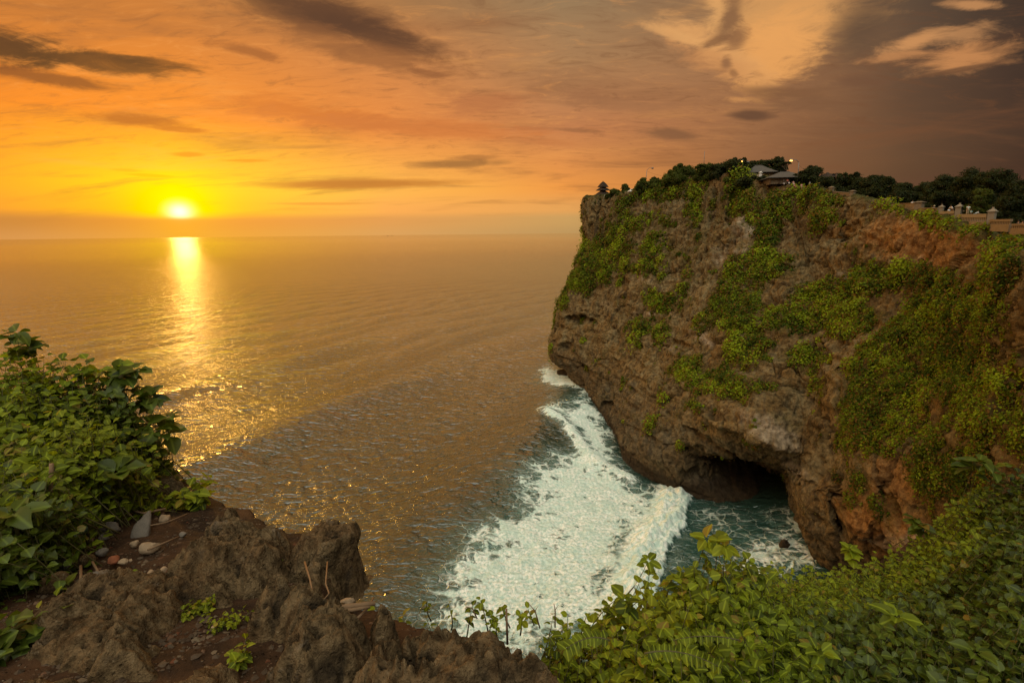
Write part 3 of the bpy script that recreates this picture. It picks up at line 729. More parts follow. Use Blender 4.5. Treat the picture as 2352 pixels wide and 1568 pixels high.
# leaf of the near shrubs: five stations along a midrib
_st = np.array([0.0, 0.16, 0.38, 0.62, 0.84, 1.0]); _hw = np.array([0.02, 0.29, 0.42, 0.39, 0.23, 0.01])
LT = np.array([[x, y * h, 0.30 * abs(y) * h - 0.28 * x * x + 0.02] for x, h in zip(_st, _hw) for y in (-1, 0, 1)])
LTV = np.array([abs(y) * h for x, h in zip(_st, _hw) for y in (-1, 0, 1)])
LF = np.array([[i*3+k, (i+1)*3+k, (i+1)*3+k+1, i*3+k+1] for i in range(5) for k in (0, 1)])
def leaves(C, D, N, size, rng, width=1.0, curl=1.0):
    """leaf blades at C pointing along D with upper side N"""
    n = len(C); X = unit(D); Z = unit(N - X * (N * X).sum(1, keepdims=True)); Yv = np.cross(Z, X)
    sz = (size * rng.uniform(0.65, 1.25, n))[:, None, None]
    T = np.repeat(LT[None], n, 0).copy()
    w = (width * rng.uniform(0.85, 1.15, n))[:, None]
    T[:, :, 1] *= w; T[:, :, 2] += (curl * rng.uniform(-0.9, 0.7, n))[:, None] * 0.3 * T[:, :, 0] ** 2 + rng.normal(size=(n, 1)) * 0.12 * T[:, :, 1]
    wav = rng.uniform(0, 6.28, (n, 1)); T[:, :, 2] += 0.03 * np.sin(T[:, :, 0] * 11 + wav) * np.sign(T[:, :, 1])
    T[:, :, 2] += 0.02 * rng.normal(size=(n, 18)); T[:, :, 1] *= 1 + 0.09 * rng.normal(size=(n, 18))
    V = C[:, None] + sz * (T[:, :, 0:1] * X[:, None] + T[:, :, 1:2] * Yv[:, None] + T[:, :, 2:3] * Z[:, None])
    F = (np.arange(n) * 18)[:, None, None] + LF[None]
    return V.reshape(-1, 3), F.reshape(-1, 4)
def tube_net(paths, rads, n=5):
    """many thin stems in one mesh"""
    m = MB()
    for p, r in zip(paths, rads): m.tube(p, r, n)
    return m

# creepers over the wall: clumps of small leaves standing proud of the rock
gi = gf[:, 0]
Pg = P.reshape(NU, NV, 3)
du = np.gradient(Pg, axis=0); dv2 = np.gradient(Pg, axis=1)
Nf = np.cross(du, dv2); area = np.linalg.norm(Nf, axis=2).ravel(); Nf = Nf.reshape(-1, 3) / (area[:, None] + 1e-9)
if np.mean((Nf * N_).sum(1)) < 0: Nf = -Nf
Nf = unit(Nf * 0.5 + N_ * 0.5)
dist_c = np.linalg.norm(P - [0, 0, EYE], axis=1)
vis = (UU > 1.5) & (UU < 15.9) & (VV > 1.0) & (VV < 7.1)
rng = np.random.default_rng(5)
pr = area * np.clip((VEGM - 0.24) * 2.6, 0, 1) * vis * (1 / np.clip(dist_c, 50, 400)) ** 1.15
pr /= pr.sum()
pops = [(1500, 1.3, 2.6, 170, 0.24), (9500, 0.45, 1.25, 40, 0.20)]
Vs, Ts, Ds = [], [], []
big_t = fbm(P / 9.0, 3, off=40)
for NC, r0, r1, per, lsz in pops:
    ci = rng.choice(len(P), NC, p=pr)
    cr = r0 + (r1 - r0) * rng.random(NC) ** 2; cr *= np.clip(dist_c[ci] / 120, 0.5, 1.3) * np.clip(VEGM[ci] + 0.35, 0.55, 1.4)
    C0 = np.repeat(P[ci], per, 0); N0 = np.repeat(Nf[ci], per, 0); R0 = np.repeat(cr, per)[:, None]
    dr = unit(rng.normal(size=(NC * per, 3))); dr = unit(dr + N0 * 0.8 + np.array([0, 0, 0.45]))
    C1 = C0 + dr * R0 * rng.uniform(0.6, 1.05, (NC * per, 1)) - N0 * R0 * 0.25
    hang = (rng.random(NC * per) ** 3) * 1.5 * R0[:, 0]
    C1[:, 2] -= hang
    dd = np.linalg.norm(C1 - [0, 0, EYE], axis=1)
    V, _f = cards(C1, unit(dr + N0 * 0.4 + np.array([0, 0, 0.6])), lsz * np.clip(dd / 110, 0.42, 1.5), rng)
    bt = np.repeat(np.clip(0.36 + 0.95 * big_t[ci] + rng.normal(size=NC) * 0.24, 0, 1), per)
    Vs.append(V); Ts.append(np.clip(bt + rng.normal(size=NC * per) * 0.16, 0, 1)); Ds.append(rng.random(NC * per) + np.repeat(rng.random(NC) * 0.10 + 0.12 * (VEGM[ci] < 0.7), per))
V = np.vstack(Vs); tt = np.concatenate(Ts); dryv = np.concatenate(Ds); Fq = np.arange(len(V)).reshape(-1, 4)
creep = mesh_obj('creepers', V, Fq, M_CREEP, smooth=False, attrs={'tint': np.repeat(tt, 4), 'dry': np.repeat(dryv, 4)})
tag(creep, 'yellow green creepers hanging over the whole cliff face', 'creeper', kind='stuff')
# sparse dry scrub between them
pr = area * np.clip((VEGM - 0.02) * 2.0, 0, 1) * (VEGM < 0.6) * vis * (1 / np.clip(dist_c, 50, 400)) ** 1.2; pr /= pr.sum()
NC2 = 42000
ci = rng.choice(len(P), NC2, p=pr)
C1 = P[ci] + Nf[ci] * rng.uniform(-0.05, 0.35, (NC2, 1)) + rng.normal(size=(NC2, 3)) * 0.25
V, Fq = cards(C1, Nf[ci] + [0, 0, 0.4], 0.17 * np.clip(dist_c[ci] / 110, 0.45, 1.5), rng)
M_SCRUB = leaf_mat('dry_scrub_leaf', (0.055, 0.045, 0.012), (0.15, 0.115, 0.03), (0.20, 0.13, 0.05), 0.3, 0.25, 0.1, 0.8)
scrub = mesh_obj('dry_scrub', V, Fq, M_SCRUB, smooth=False, attrs={'tint': np.repeat(rng.random(NC2), 4), 'dry': np.repeat(rng.random(NC2), 4)})
tag(scrub, 'thin brown scrub growing between the creepers on the cliff', 'scrub', kind='stuff')

# ------------------------------------------------------------------ on the brink: depth of the rim by picture column
_rx = [1345,1418,1492,1565,1652,1742,1798,1852,1942,2062,2182,2322,2482]; _ry = [224,210,198,190,178,163,154,144,128,108,88,66,48]
def rimY(px): return float(np.interp(px, _rx, _ry))
def tree(px0, px1, pytop, pybase, back, label, trunk=0.35, lobes=11, seed=0, mat=None, size=1.0, name='tree', cat='tree', flat=0.75, group=None, dens=1.0):
    rg = np.random.default_rng(100 + seed)
    pc = (px0 + px1) / 2; Yd = rimY(pc) + back
    base = at(pc, pybase, Yd); topz = at(pc, pytop, Yd)[2]
    Rw = (px1 - px0) / 2 * Yd / FPX; H = topz - base[2]
    Rw *= 1.34; trunk = min(trunk, .12) if cat != 'tree' or mat is M_BUSH else min(trunk, .2)
    t = empty(name, base, label, cat, group)
    cb = base + [0, 0, H * trunk]
    ch = H * (1 - trunk)
    # crown lobes
    L = []
    for k in range(int(lobes * 1.35)):
        a = rg.uniform(0, 6.28); q = math.sqrt(rg.random()) * 0.72; zz = rg.uniform(0.0, 0.82)
        q *= (1.05 - 0.75 * max(0, zz - 0.4))
        r = Rw * rg.uniform(0.26, 0.42) * (1.1 - 0.4 * q)
        L.append((cb + [math.cos(a) * q * Rw, math.sin(a) * q * Rw, zz * ch], min(r, ch * 0.40)))
    for c_, r_ in list(L):
        for _ in range(3):
            u_ = unit(rg.normal(size=3) + [0, 0, .5]); L.append((c_ + u_ * r_ * [1.05, 1.05, .8], r_ * rg.uniform(.28, .45)))
    L.append((cb + [0, 0, ch * 0.86], ch * 0.16 + 0.2 * Rw * 0.3)); L.append((cb + [-Rw * 0.72, 0, ch * 0.3], Rw * 0.26)); L.append((cb + [Rw * 0.72, 0, ch * 0.28], Rw * 0.26)); L.append((cb + [-Rw * 0.4, 0, 0], Rw * 0.3)); L.append((cb + [Rw * 0.4, 0, 0], Rw * 0.3))
    m = MB(); r0 = max(0.09, H * 0.035)
    tw = rg.normal(size=2) * 0.06 * H
    fork = base + [tw[0], tw[1], H * trunk * 0.9]
    m.tube([base - [0, 0, 0.6], base + [tw[0] * .4, tw[1] * .4, H * trunk * 0.5], fork], [r0 * 1.25, r0, r0 * 0.85], 7)
    for c, r in L[:9]:
        mid = (fork + c) / 2 + rg.normal(size=3) * 0.06 * H
        m.tube([fork - [0, 0, 0.1], mid, c], [r0 * 0.6, r0 * 0.35, r0 * 0.15], 5)
    m.build('trunk', M_BARK, t, smooth=True)
    Cs, Ns, T = [], [], []
    for c, r in L:
        n = int(min(900, 30 + dens * 60 * (r / (0.20 * size)) ** 2 * 0.35))
        d = unit(rg.normal(size=(n, 3))) ; rr = r * rg.uniform(0.25, 1.08, (n, 1)) ** 0.6
        rr *= 1 + 0.75 * fbm(d * 2.2 + c, 3)[:, None]
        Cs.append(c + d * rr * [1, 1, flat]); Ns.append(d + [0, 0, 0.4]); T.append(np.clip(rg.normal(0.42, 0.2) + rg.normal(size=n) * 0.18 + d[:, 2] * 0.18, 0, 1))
    C = np.vstack(Cs); N = np.vstack(Ns)
    V, F = cards(C, N, 0.17 * size * np.clip(Yd / 130, 0.6, 1.4), rg)
    T = np.concatenate(T)
    mesh_obj('crown', V, F, mat or M_TREE, t, smooth=False, attrs={'tint': np.repeat(T, 4), 'dry': np.repeat(rg.random(len(C)), 4)})
    return t
M_BUSH = leaf_mat('rim_bush_leaf', (0.030, 0.046, 0.006), (0.085, 0.105, 0.014), (0.10, 0.07, 0.02), 0.08, 0.35, 0.15, 0.6)
TREES = [
 (1344,1370,452,466,1,'small round bush on the very corner of the far headland','bush',.1,M_BUSH,7),
 (1368,1392,456,468,-1,'low green bush at the foot of the three tiered temple tower','bush',.1,M_BUSH,6),
 (1394,1424,434,462,0,'bushy tree directly right of the three tiered temple tower','tree',.2,M_BUSH,9),
 (1420,1450,423,456,1,'round crowned tree between the temple tower and the first street lamp','tree',.2,M_BUSH,10),
 (1450,1470,428,452,0,'slim ragged shrub left of the first street lamp','shrub',.15,M_BUSH,6),
 (1462,1490,408,446,-1,'upright tree at the foot of the first street lamp','tree',.2,M_BUSH,10),
 (1482,1522,412,440,0,'spreading bush around the small stone shrine','bush',.1,M_BUSH,10),
 (1518,1542,417,438,0,'low bush in the dip right of the stone shrine','bush',.1,M_BUSH,6),
 (1532,1606,384,424,0,'long wind swept tree leaning over a gap of bright sky','tree',.25,M_BUSH,16),
 (1600,1652,376,424,-2,'dense dark tree below the thin mast','tree',.15,M_BUSH,14),
 (1640,1712,371,412,1,'broad dark tree left of the twin headed lamp','tree',.2,M_TREE,18),
 (1668,1712,395,420,-3,'leafy bush hanging over the white parapet','bush',.1,M_BUSH,9),
 (1720,1760,370,400,16,'flat topped tree behind the upper pavilion roof','tree',.4,M_TREE,9),
 (1745,1797,367,402,18,'wide dark tree rising between the two pavilion roofs','tree',.35,M_TREE,13),
 (1822,1888,386,426,10,'thick dark tree right of the lower pavilion','tree',.2,M_TREE,16),
 (1880,1932,410,440,12,'low dark tree in front of the gabled roof','tree',.15,M_TREE,12),
 (1916,1978,405,450,14,'dome shaped dark tree right of the gabled roof','tree',.15,M_TREE,15),
 (1945,1992,412,460,10,'small dark tree behind the first stone wall bays','tree',.15,M_TREE,11),
 (1980,2044,403,466,12,'tall leafy tree with a broken outline above the middle of the stone wall','tree',.15,M_TREE,17),
 (2042,2104,420,476,12,'low spreading tree behind the stone wall with a notch at its left','tree',.12,M_TREE,15),
 (2090,2140,418,484,16,'plain dark tree filling the gap before the big grove','tree',.12,M_TREE,13),
 (2120,2186,400,490,14,'open branched tree at the left shoulder of the big grove','tree',.15,M_TREE,16),
 (2176,2250,384,494,18,'tallest tree of the grove above the balustrade','tree',.15,M_TREE,20),
 (2232,2308,386,500,20,'huge dark tree with a rounded top above the balustrade end post','tree',.15,M_TREE,22),
 (2215,2262,432,500,6,'lighter green small tree standing before the big grove','tree',.12,M_BUSH,12),
 (2290,2345,412,508,16,'dark tree on the falling right side of the grove','tree',.12,M_TREE,16),
 (2325,2400,418,520,18,'dark tree cut off by the right edge of the picture','tree',.12,M_TREE,16),
 (1868,1925,404,440,24,'dark tree behind the gabled hut roof','tree',.1,M_TREE,14),
 (1938,1990,416,455,24,'dark tree behind the small one at the first stone wall bays','tree',.1,M_TREE,14),
 (2015,2075,424,474,26,'dark tree behind the notch in the middle of the row','tree',.1,M_TREE,14),
 (2070,2130,428,480,26,'dark tree far behind the longest stone wall bay','tree',.1,M_TREE,14),
 (2150,2215,406,490,30,'dark tree at the back of the big grove, left part','tree',.1,M_TREE,18),
 (2200,2285,396,495,34,'dark tree at the back of the big grove, middle part','tree',.1,M_TREE,20),
 (2270,2340,420,505,34,'dark tree at the back of the big grove, right part','tree',.1,M_TREE,18),
 (2285,2360,450,515,10,'low dark bush filling the foot of the grove at the right','bush',.1,M_TREE,14),
 (2130,2180,440,490,10,'low dark bush behind the slim balustrade post','bush',.1,M_TREE,12),
 (2040,2100,440,478,8,'low dark bush behind the longest stone wall bay','bush',.1,M_TREE,12),
 (1572,1612,392,424,1,'leafy bush under the gap of bright sky','bush',.1,M_BUSH,10),
 (1700,1760,404,424,-2,'dark bushes below the white parapet','bush',.1,M_TREE,10),
]
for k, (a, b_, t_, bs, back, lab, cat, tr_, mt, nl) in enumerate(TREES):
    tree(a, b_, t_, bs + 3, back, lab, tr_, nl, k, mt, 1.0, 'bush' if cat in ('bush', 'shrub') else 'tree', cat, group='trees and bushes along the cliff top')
# sparse tree with bare forked branches
def forked_tree():
    rg = np.random.default_rng(77)
    Yd = rimY(1806) + 14; base = at(1806, 400, Yd)
    t = empty('tree', base, 'open tree with bare forked branches and tufts of leaves between the pavilions', 'tree', 'trees and bushes along the cliff top')
    m = MB(); tips = []
    def grow(p, d, L, r, k):
        q = p + d * L; m.tube([p, (p + q) / 2 + rg.normal(size=3) * 0.05 * L, q], [r, r * .85, r * .7], 6)
        if k == 0: tips.append(q); return
        for _ in range(2 + (k > 2)):
            dn = unit(d + rg.normal(size=3) * [0.62, 0.5, 0.28] + [0, 0, 0.12]); grow(q, dn, L * 0.72, r * .66, k - 1)
    grow(base - [0, 0, .5], np.array([0, 0, 1.0]), 1.5, 0.16, 4)
    m.build('trunk', M_BARK, t, smooth=True)
    Cs = []; Ns = []
    for q in tips:
        n = 26; d = unit(rg.normal(size=(n, 3)) + [0, 0, .5]); Cs.append(q + d * rg.uniform(0.1, 0.5, (n, 1)) * [1.1, 1.1, .6]); Ns.append(d)
    C = np.vstack(Cs); V, F = cards(C, np.vstack(Ns), 0.17, rg)
    mesh_obj('crown', V, F, M_TREE, t, smooth=False, attrs={'tint': rg.random(len(V)), 'dry': rg.random(len(V))})
forked_tree()

# ------------------------------------------------------------------ buildings and walls
M_THATCH = simple('black_thatch', (0.045, 0.032, 0.024), 0.95, 0.35, 5, 0.8, 0.1, 0.05)
M_TILE = simple('grey_roof_tile', (0.085, 0.075, 0.065), 0.8, 0.35, 4, 0.6, 0.2, 0.05)
M_STONE = simple('wall_stone', (0.19, 0.14, 0.09), 0.9, 0.4, 3, 0.9, 0.15, 0.05)
M_PALE = simple('pale_plaster', (0.22, 0.18, 0.13), 0.85, 0.12, 2, 0.3)
M_WHITE = simple('white_paint', (0.60, 0.56, 0.50), 0.8, 0.08, 2, 0.2)
M_GOLD = simple('gilded_wood', (0.62, 0.36, 0.05), 0.55, 0.2, 4, 0.3, 0.4)
M_WOOD = simple('dark_wood', (0.09, 0.055, 0.035), 0.8, 0.3, 5, 0.4)
M_STEEL = simple('grey_steel', (0.20, 0.18, 0.16), 0.5, 0.15, 5, 0.1, 0.5)
M_DARK = simple('dark_opening', (0.015, 0.012, 0.010), 0.7, 0.2, 5, 0.1)
m_lit, nt, o = new_mat('lit_lamp'); em = node(nt, 'ShaderNodeEmission'); em.inputs[0].default_value = (1.0, 0.50, 0.10, 1); em.inputs[1].default_value = 5.0; nt.links.new(em.outputs[0], o.inputs[0])

def hip_roof(c, hw, hd, H, ridge, over, rz, m, curve=0.0, n=5):
    """hipped roof built in rings so that the slope can sweep"""
    ca, sa = math.cos(rz), math.sin(rz); rings = []
    for k in range(n + 1):
        t = k / n; s_ = 1 - t
        w = ridge + (hw + over - ridge) * s_; d_ = 0.05 + (hd + over - 0.05) * s_
        z = H * (t ** (1 + curve) if curve >= 0 else 1 - (1 - t) ** (1 - curve))
        rings.append(np.array([[c[0] + x * ca - y * sa, c[1] + x * sa + y * ca, c[2] + z] for x, y in ((-w, -d_), (w, -d_), (w, d_), (-w, d_))]))
    V = np.vstack([rings[0] - [0, 0, 0.12]] + rings); F = [[3, 2, 1, 0]]
    for k in range(n + 1):
        for i in range(4): F.append([k*4+i, k*4+(i+1) % 4, (k+1)*4+(i+1) % 4, (k+1)*4+i])
    F.append([(n+1)*4 + i for i in range(4)])
    m.add(V, F)
def meru():
    Yd = 226; base = at(1385, 457, Yd); s = Yd / FPX   # metres per picture unit
    t = empty('temple_tower', base, 'three tiered black thatched temple tower on the far corner of the headland', 'temple')
    rz = 0.5
    MB().box(base + [0, 0, 0.1], (4.2, 4.2, 1.2), rz, 0.9).build('base', M_STONE, t)
    MB().box(base + [0, 0, 1.5], (2.3, 2.3, 1.9), rz).build('body', M_GOLD, t)
    for i in (-1, 1):
        for j in (-1, 1):
            x, y = i * 1.75, j * 1.75; MB().box(base + [x * math.cos(rz) - y * math.sin(rz), x * math.sin(rz) + y * math.cos(rz), 1.3], (.16, .16, 1.6), rz).build('post', M_WOOD, t)
    for (y0, y1, w) in ((448.6, 438.6, 33), (437.0, 430.0, 26.5), (429.5, 417.2, 20.5)):
        z0 = at(1385, y0, Yd); z1 = at(1385, y1, Yd); m = MB(); hw = w * s / 2 / 1.18
        hip_roof(z0, hw, hw, z1[2] - z0[2], 0.18 if y1 < 420 else hw * 0.38, 0.0, rz, m, -0.35, 7)
        m.build('roof', M_THATCH, t)
    for y0 in (438.2, 430.4):
        MB().box(at(1385, y0, Yd), (1.7, 1.7, 1.3), rz).build('storey', M_WOOD, t)
    MB().tube([at(1385, 417.6, Yd), at(1385, 415.5, Yd)], [0.22, 0.08], 8).build('finial', M_THATCH, t)
meru()
def shrine():
    Yd = rimY(1502) + 3; b = at(1502, 424, Yd)
    t = empty('stone_shrine', b, 'slim dark stone shrine tower poking out above the bush', 'shrine')
    m = MB(); z = 0.0
    for w, h in ((1.5, .7), (1.15, .9), (1.35, .2), (.9, .5), (1.0, .15), (.62, .45), (.7, .12), (.36, .4), (.16, .3)):
        m.box(b + [0, 0, z + h / 2], (w, w, h), 0.4, 0.93); z += h
    sc_ = (at(1502, 404.5, Yd)[2] - b[2]) / z
    vv = [np.column_stack([q[:, 0], q[:, 1], b[2] + (q[:, 2] - b[2]) * sc_]) for q in m.v]; m.v = vv
    m.build('tower', M_WOOD, t); MB().box(b + [-0.35, -0.56, .9 * sc_ + .2], (.3, .06, .7), 0.4).build('niche', M_DARK, t)
shrine()
def pavilion(x0, x1, yeave, yridge, ybase, back, rz, depth, label, gable=False, ridge=0.22):
    pc = (x0 + x1) / 2; Yd = rimY(pc) + back
    W_ = (x1 - x0) * Yd / FPX; be = at(pc, yeave, Yd); zr = at(pc, yridge, Yd)[2]; zb = at(pc, ybase, Yd)[2]
    t = empty('pavilion' if not gable else 'hut', (be[0], be[1], zb), label, 'pavilion' if not gable else 'hut')
    hw = W_ / 2 / 1.12
    m = MB(); hip_roof(be, hw - .7, depth / 2, zr - be[2], hw * ridge, 0.7, rz, m, 0.12, 5); m.build('roof', M_TILE if not gable else M_THATCH, t)
    m = MB(); m.tube([be + [-hw * ridge * math.cos(rz), -hw * ridge * math.sin(rz), zr - be[2] + .03], be + [hw * ridge * math.cos(rz), hw * ridge * math.sin(rz), zr - be[2] + .03]], .14, 6); m.build('ridge_cap', M_TILE, t)
    h = be[2] - zb + 0.15
    MB().box((be[0], be[1], zb + h / 2 - .1), (2 * (hw - 1.1), depth - 1.2, h), rz).build('wall', M_STONE, t)
    for k, u in enumerate(np.linspace(-1, 1, 5)):
        x, y = u * (hw - .75), -(depth / 2 - .3)
        MB().box((be[0] + x * math.cos(rz) - y * math.sin(rz), be[1] + x * math.sin(rz) + y * math.cos(rz), zb + h / 2 - .1), (.22, .22, h), rz).build('post', M_WOOD, t)
    x, y = 0.2, -(depth - 1.2) / 2 - .03
    MB().box((be[0] + x * math.cos(rz) - y * math.sin(rz), be[1] + x * math.sin(rz) + y * math.cos(rz), zb + 1.0), (1.0, .08, 2.0), rz).build('door', M_DARK, t)
pavilion(1703, 1779, 398.5, 380.5, 411, 9, -0.25, 8.0, 'upper pavilion with a steep grey hipped roof behind the white parapet')
pavilion(1751, 1851, 410.5, 395, 424, 3, -0.15, 9.0, 'lower pavilion with a wide shallow grey hipped roof above seated visitors')
pavilion(1880, 1919, 409, 397.5, 418, 16, 0.1, 6.0, 'dark gabled hut roof half sunk in the trees', gable=True, ridge=0.12)

def wall_bay(p0, p1, h, th, name, label, mat, group=None, cap=True, cat='wall'):
    """p0, p1: world points at the top of the wall"""
    p0 = np.asarray(p0, float); p1 = np.asarray(p1, float); c = (p0 + p1) / 2
    t = empty(name, (c[0], c[1], min(p0[2], p1[2]) - h), label, cat, group)
    e = p1 - p0; L = math.hypot(e[0], e[1]); u = np.array([e[0] / L, e[1] / L, 0]); nn = np.array([-u[1], u[0], 0]) * th / 2
    def q(p, n_, z): return p + n_ + [0, 0, z]
    m = MB(); m.prism([q(p0, -nn, -h), q(p1, -nn, -h), q(p1, nn, -h), q(p0, nn, -h)], [q(p0, -nn, 0), q(p1, -nn, 0), q(p1, nn, 0), q(p0, nn, 0)])
    m.build('wall_body', mat, t)
    if cap:
        n2 = nn * 1.5; m = MB(); m.prism([q(p0, -n2, .003), q(p1, -n2, .003), q(p1, n2, .003), q(p0, n2, .003)], [q(p0, -n2, .09), q(p1, -n2, .09), q(p1, n2, .09), q(p0, n2, .09)]); m.build('coping', mat, t)
    return t
def W_(px, py, off=0.0): return at(px, py, rimY(px) + off)
SW = [(1857,437.5,1905,434.5,2.2),(1911,440,1953,443.5,2.0),(1959,452,1976,453,1.7),(1982,461,2030,460,1.9),(2036,468.5,2106,467,2.3),(2114,478.5,2156,478,1.9)]
for k, (a, ya, b_, yb, h) in enumerate(SW):
    wall_bay(W_(a, ya, .8), W_(b_, yb, .8), h, .45, 'stone_wall', ['first rough stone wall bay right of the lower pavilion','second stone wall bay, sloping down toward the trees','shortest stone wall bay between two close posts','fourth stone wall bay below the tall leafy tree','longest stone wall bay, with one visitor above it','last stone wall bay before the pale balustrade'][k], M_STONE, 'stone wall bays along the cliff path')
def post(px, ytop, ybot, w, label, mat, off=0.8, cap='block', group='posts of the stone wall'):
    a = W_(px, ytop, off); b_ = W_(px, ybot, off); h = a[2] - b_[2]
    t = empty('wall_post', b_, label, 'post', group)
    MB().box((b_[0], b_[1], b_[2] + h * .42), (w, w, h * .84), .5).build('shaft', mat, t)
    m = MB(); z = b_[2] + h * .84 + .003
    m.box((b_[0], b_[1], z + .06), (w * 1.35, w * 1.35, .12), .5); m.box((b_[0], b_[1], z + .12 + h * .05), (w * 1.2, w * 1.2, h * .10), .5, .35)
    if cap == 'ball': m.box((b_[0], b_[1], z + .12 + h * .14), (w * .34, w * .34, h * .10), .5, .7)
    m.build('cap', mat, t)
for (px, yt, yb_, w, lab) in [(1908,428,452,.9,'rough stone post between the first two wall bays'),(1956.5,437,456,.9,'stone post left of the shortest wall bay'),(1979,450.5,464,.8,'squat stone post right of the shortest wall bay'),(2033,456,478,1.1,'broad stone post below the tall leafy tree'),(2110,462.5,482,1.2,'broad round shouldered stone post before the last stone wall bay')]:
    post(px, yt, yb_, w, lab, M_STONE)
for (px, yt, yb_, w, lab) in [(2159,471.5,502,.55,'first pale balustrade post, the leftmost and slimmest'),(2198,469,511,.75,'second pale balustrade post with a finial, in front of leaning visitors'),(2218,483,500,.7,'far pale post seen behind the balustrade'),(2272.5,479,528,.75,'tallest pale balustrade post with a finial at the corner')]:
    post(px, yt, yb_, w, lab, M_PALE, .3 if px != 2218 else 5, 'ball', 'posts of the pale balustrade')
def balustrade(px0, y0, px1, y1, hpx, label, mat, n, group='balustrade bays', o0=.3, o1=.3, lower=0.55):
    p0 = W_(px0, y0, o0); p1 = W_(px1, y1, o1); h = hpx * rimY((px0 + px1) / 2) / FPX
    c = (p0 + p1) / 2; t = empty('balustrade', (c[0], c[1], c[2] - h), label, 'balustrade', group)
    e = p1 - p0; L = math.hypot(e[0], e[1]); nn = np.array([-e[1] / L, e[0] / L, 0]) * .14
    def slab(z0, z1, nm, k=1.0, zz=0):
        m = MB(); m.prism([p0 - nn*k + [0,0,z0], p1 - nn*k + [0,0,z0], p1 + nn*k + [0,0,z0], p0 + nn*k + [0,0,z0]], [p0 - nn*k + [0,0,z1], p1 - nn*k + [0,0,z1], p1 + nn*k + [0,0,z1], p0 + nn*k + [0,0,z1]]); m.build(nm, mat, t)
    slab(-h * .26, 0, 'top_rail'); slab(-h * 1.35, -h * lower, 'base_wall', 1.15)
    for i in range(n):
        f = (i + .5) / n; c = p0 + e * f
        MB().box(c + [0, 0, -h * (.26 + lower) / 2], (L / n * .42, .16, h * (lower - .26) - .006), math.atan2(e[1], e[0])).build('baluster', mat, t)
balustrade(2161.5, 486, 2194, 484, 22, 'short pale balustrade bay between the two left posts', M_PALE, 14)
balustrade(2202, 492, 2269, 491, 30, 'long pale balustrade bay ending at the corner post', M_PALE, 17)
balustrade(2276, 504, 2324, 503, 20, 'shaded balustrade bay right of the corner post', M_STONE, 13)
balustrade(2327, 514, 2400, 512, 18, 'dark balustrade bay at the right edge of the picture', M_STONE, 14)
# white parapet by the upper pavilion and scraps of wall on the left
wall_bay(W_(1704,403,1), W_(1742,402,1), 1.3, .3, 'parapet', 'white parapet between two curled white posts', M_WHITE)
wall_bay(W_(1647,403,.5), W_(1668,401,.5), .9, .3, 'parapet', 'low white parapet scrap under the broad dark tree', M_WHITE)
wall_bay(W_(1353,464,.4), W_(1368,463.5,.4), 1.8, .3, 'parapet', 'grey parapet on the corner of the far headland', M_STONE)
for px, lab in ((1701.5, 'left curled white post of the white parapet'), (1745.5, 'right curled white post of the white parapet')):
    a = W_(px, 395.5, 1); b_ = W_(px, 409, 1); t = empty('parapet_post', b_, lab, 'post', 'white parapet posts'); h = a[2] - b_[2]
    MB().box((b_[0], b_[1], b_[2] + h * .4), (.75, .5, h * .8), 0).build('shaft', M_WHITE, t)
    m = MB(); m.tube([np.array([b_[0] - .55, b_[1] - .2, b_[2] + h * .86]), np.array([b_[0] + .1, b_[1] - .2, b_[2] + h * .97]), np.array([b_[0] + .5, b_[1] - .2, b_[2] + h * .80])], [.18, .3, .2], 8); m.build('scroll', M_WHITE, t, True)
# small white roof and white stone near the tower
a = W_(1452, 441, 0); t = empty('small_shelter', a, 'tiny shelter with a pale roof left of the first street lamp', 'shelter')
m = MB(); hip_roof(a + [0, 0, .2], 1.4, 1.0, .9, .5, .2, 0.2, m, 0); m.build('roof', M_WHITE, t); MB().box(a + [0, 0, -.7], (2.2, 1.6, 1.6), .2).build('wall', M_STONE, t)
a = W_(1389, 456, -1.5); t = empty('stone_shrine', a, 'small white pointed shrine stone at the foot of the temple tower', 'shrine')
MB().box(a + [0, 0, .2], (.8, .8, 1.2), .4).build('body', M_WHITE, t); MB().box(a + [0, 0, 1.1], (1.0, 1.0, .6), .4, .2).build('roof', M_WHITE, t)

# street lamps and poles
def lamp(base, top, heads, label, r=0.11):
    t = empty('street_lamp', base, label, 'street lamp', 'street lamps on the cliff top')
    MB().tube([base - [0, 0, .8], base + (top - base) * .5, top], [r * 1.3, r, r * .8], 8).build('pole', M_STEEL, t, True)
    for (h, lit) in heads:
        mid = (top + h) / 2 + [0, 0, .35]
        MB().tube([top - [0, 0, .1], mid, h], r * .7, 6).build('arm', M_STEEL, t, True)
        d = unit(np.array([h[0] - top[0], 0, .05])); e = h + d * .9
        hd = MB().tube([h - d * .1, h + d * .25, h + d * .65, e], [.10, .24, .26, .10], 8).build('lamp_head', M_STEEL, t, True)
        MB().tube([h + d * .2 - [0, 0, .22], h + d * .8 - [0, 0, .22]], .22 if lit else .15, 8).build('bulb', m_lit if lit else M_PALE, t, True)
def WL(px, py, pyd=None, off=4): return W_(px, py, off)
def lampat(xb, yb_, xt, yt, heads, label):
    Yd = rimY(xb) + 4
    lamp(at(xb, yb_, Yd), at(xt, yt, Yd), [(at(a, b_, Yd), l) for a, b_, l in heads], label)
lampat(1482.6, 424, 1486, 390, [(1496, 386.3, False)], 'unlit street lamp with one arm reaching right, farthest along the rim')
lampat(1709.7, 397, 1710.6, 376, [(1708.9, 369, True), (1715, 372.3, False)], 'twin headed street lamp, left head glowing, beside the upper pavilion')
lampat(1832.5, 408, 1835, 372.5, [(1821.5, 367, True)], 'lit street lamp with its arm reaching left over the lower pavilion')
a = at(1616.3, 384, rimY(1616) + 3); b_ = at(1618.4, 348, rimY(1616) + 3)
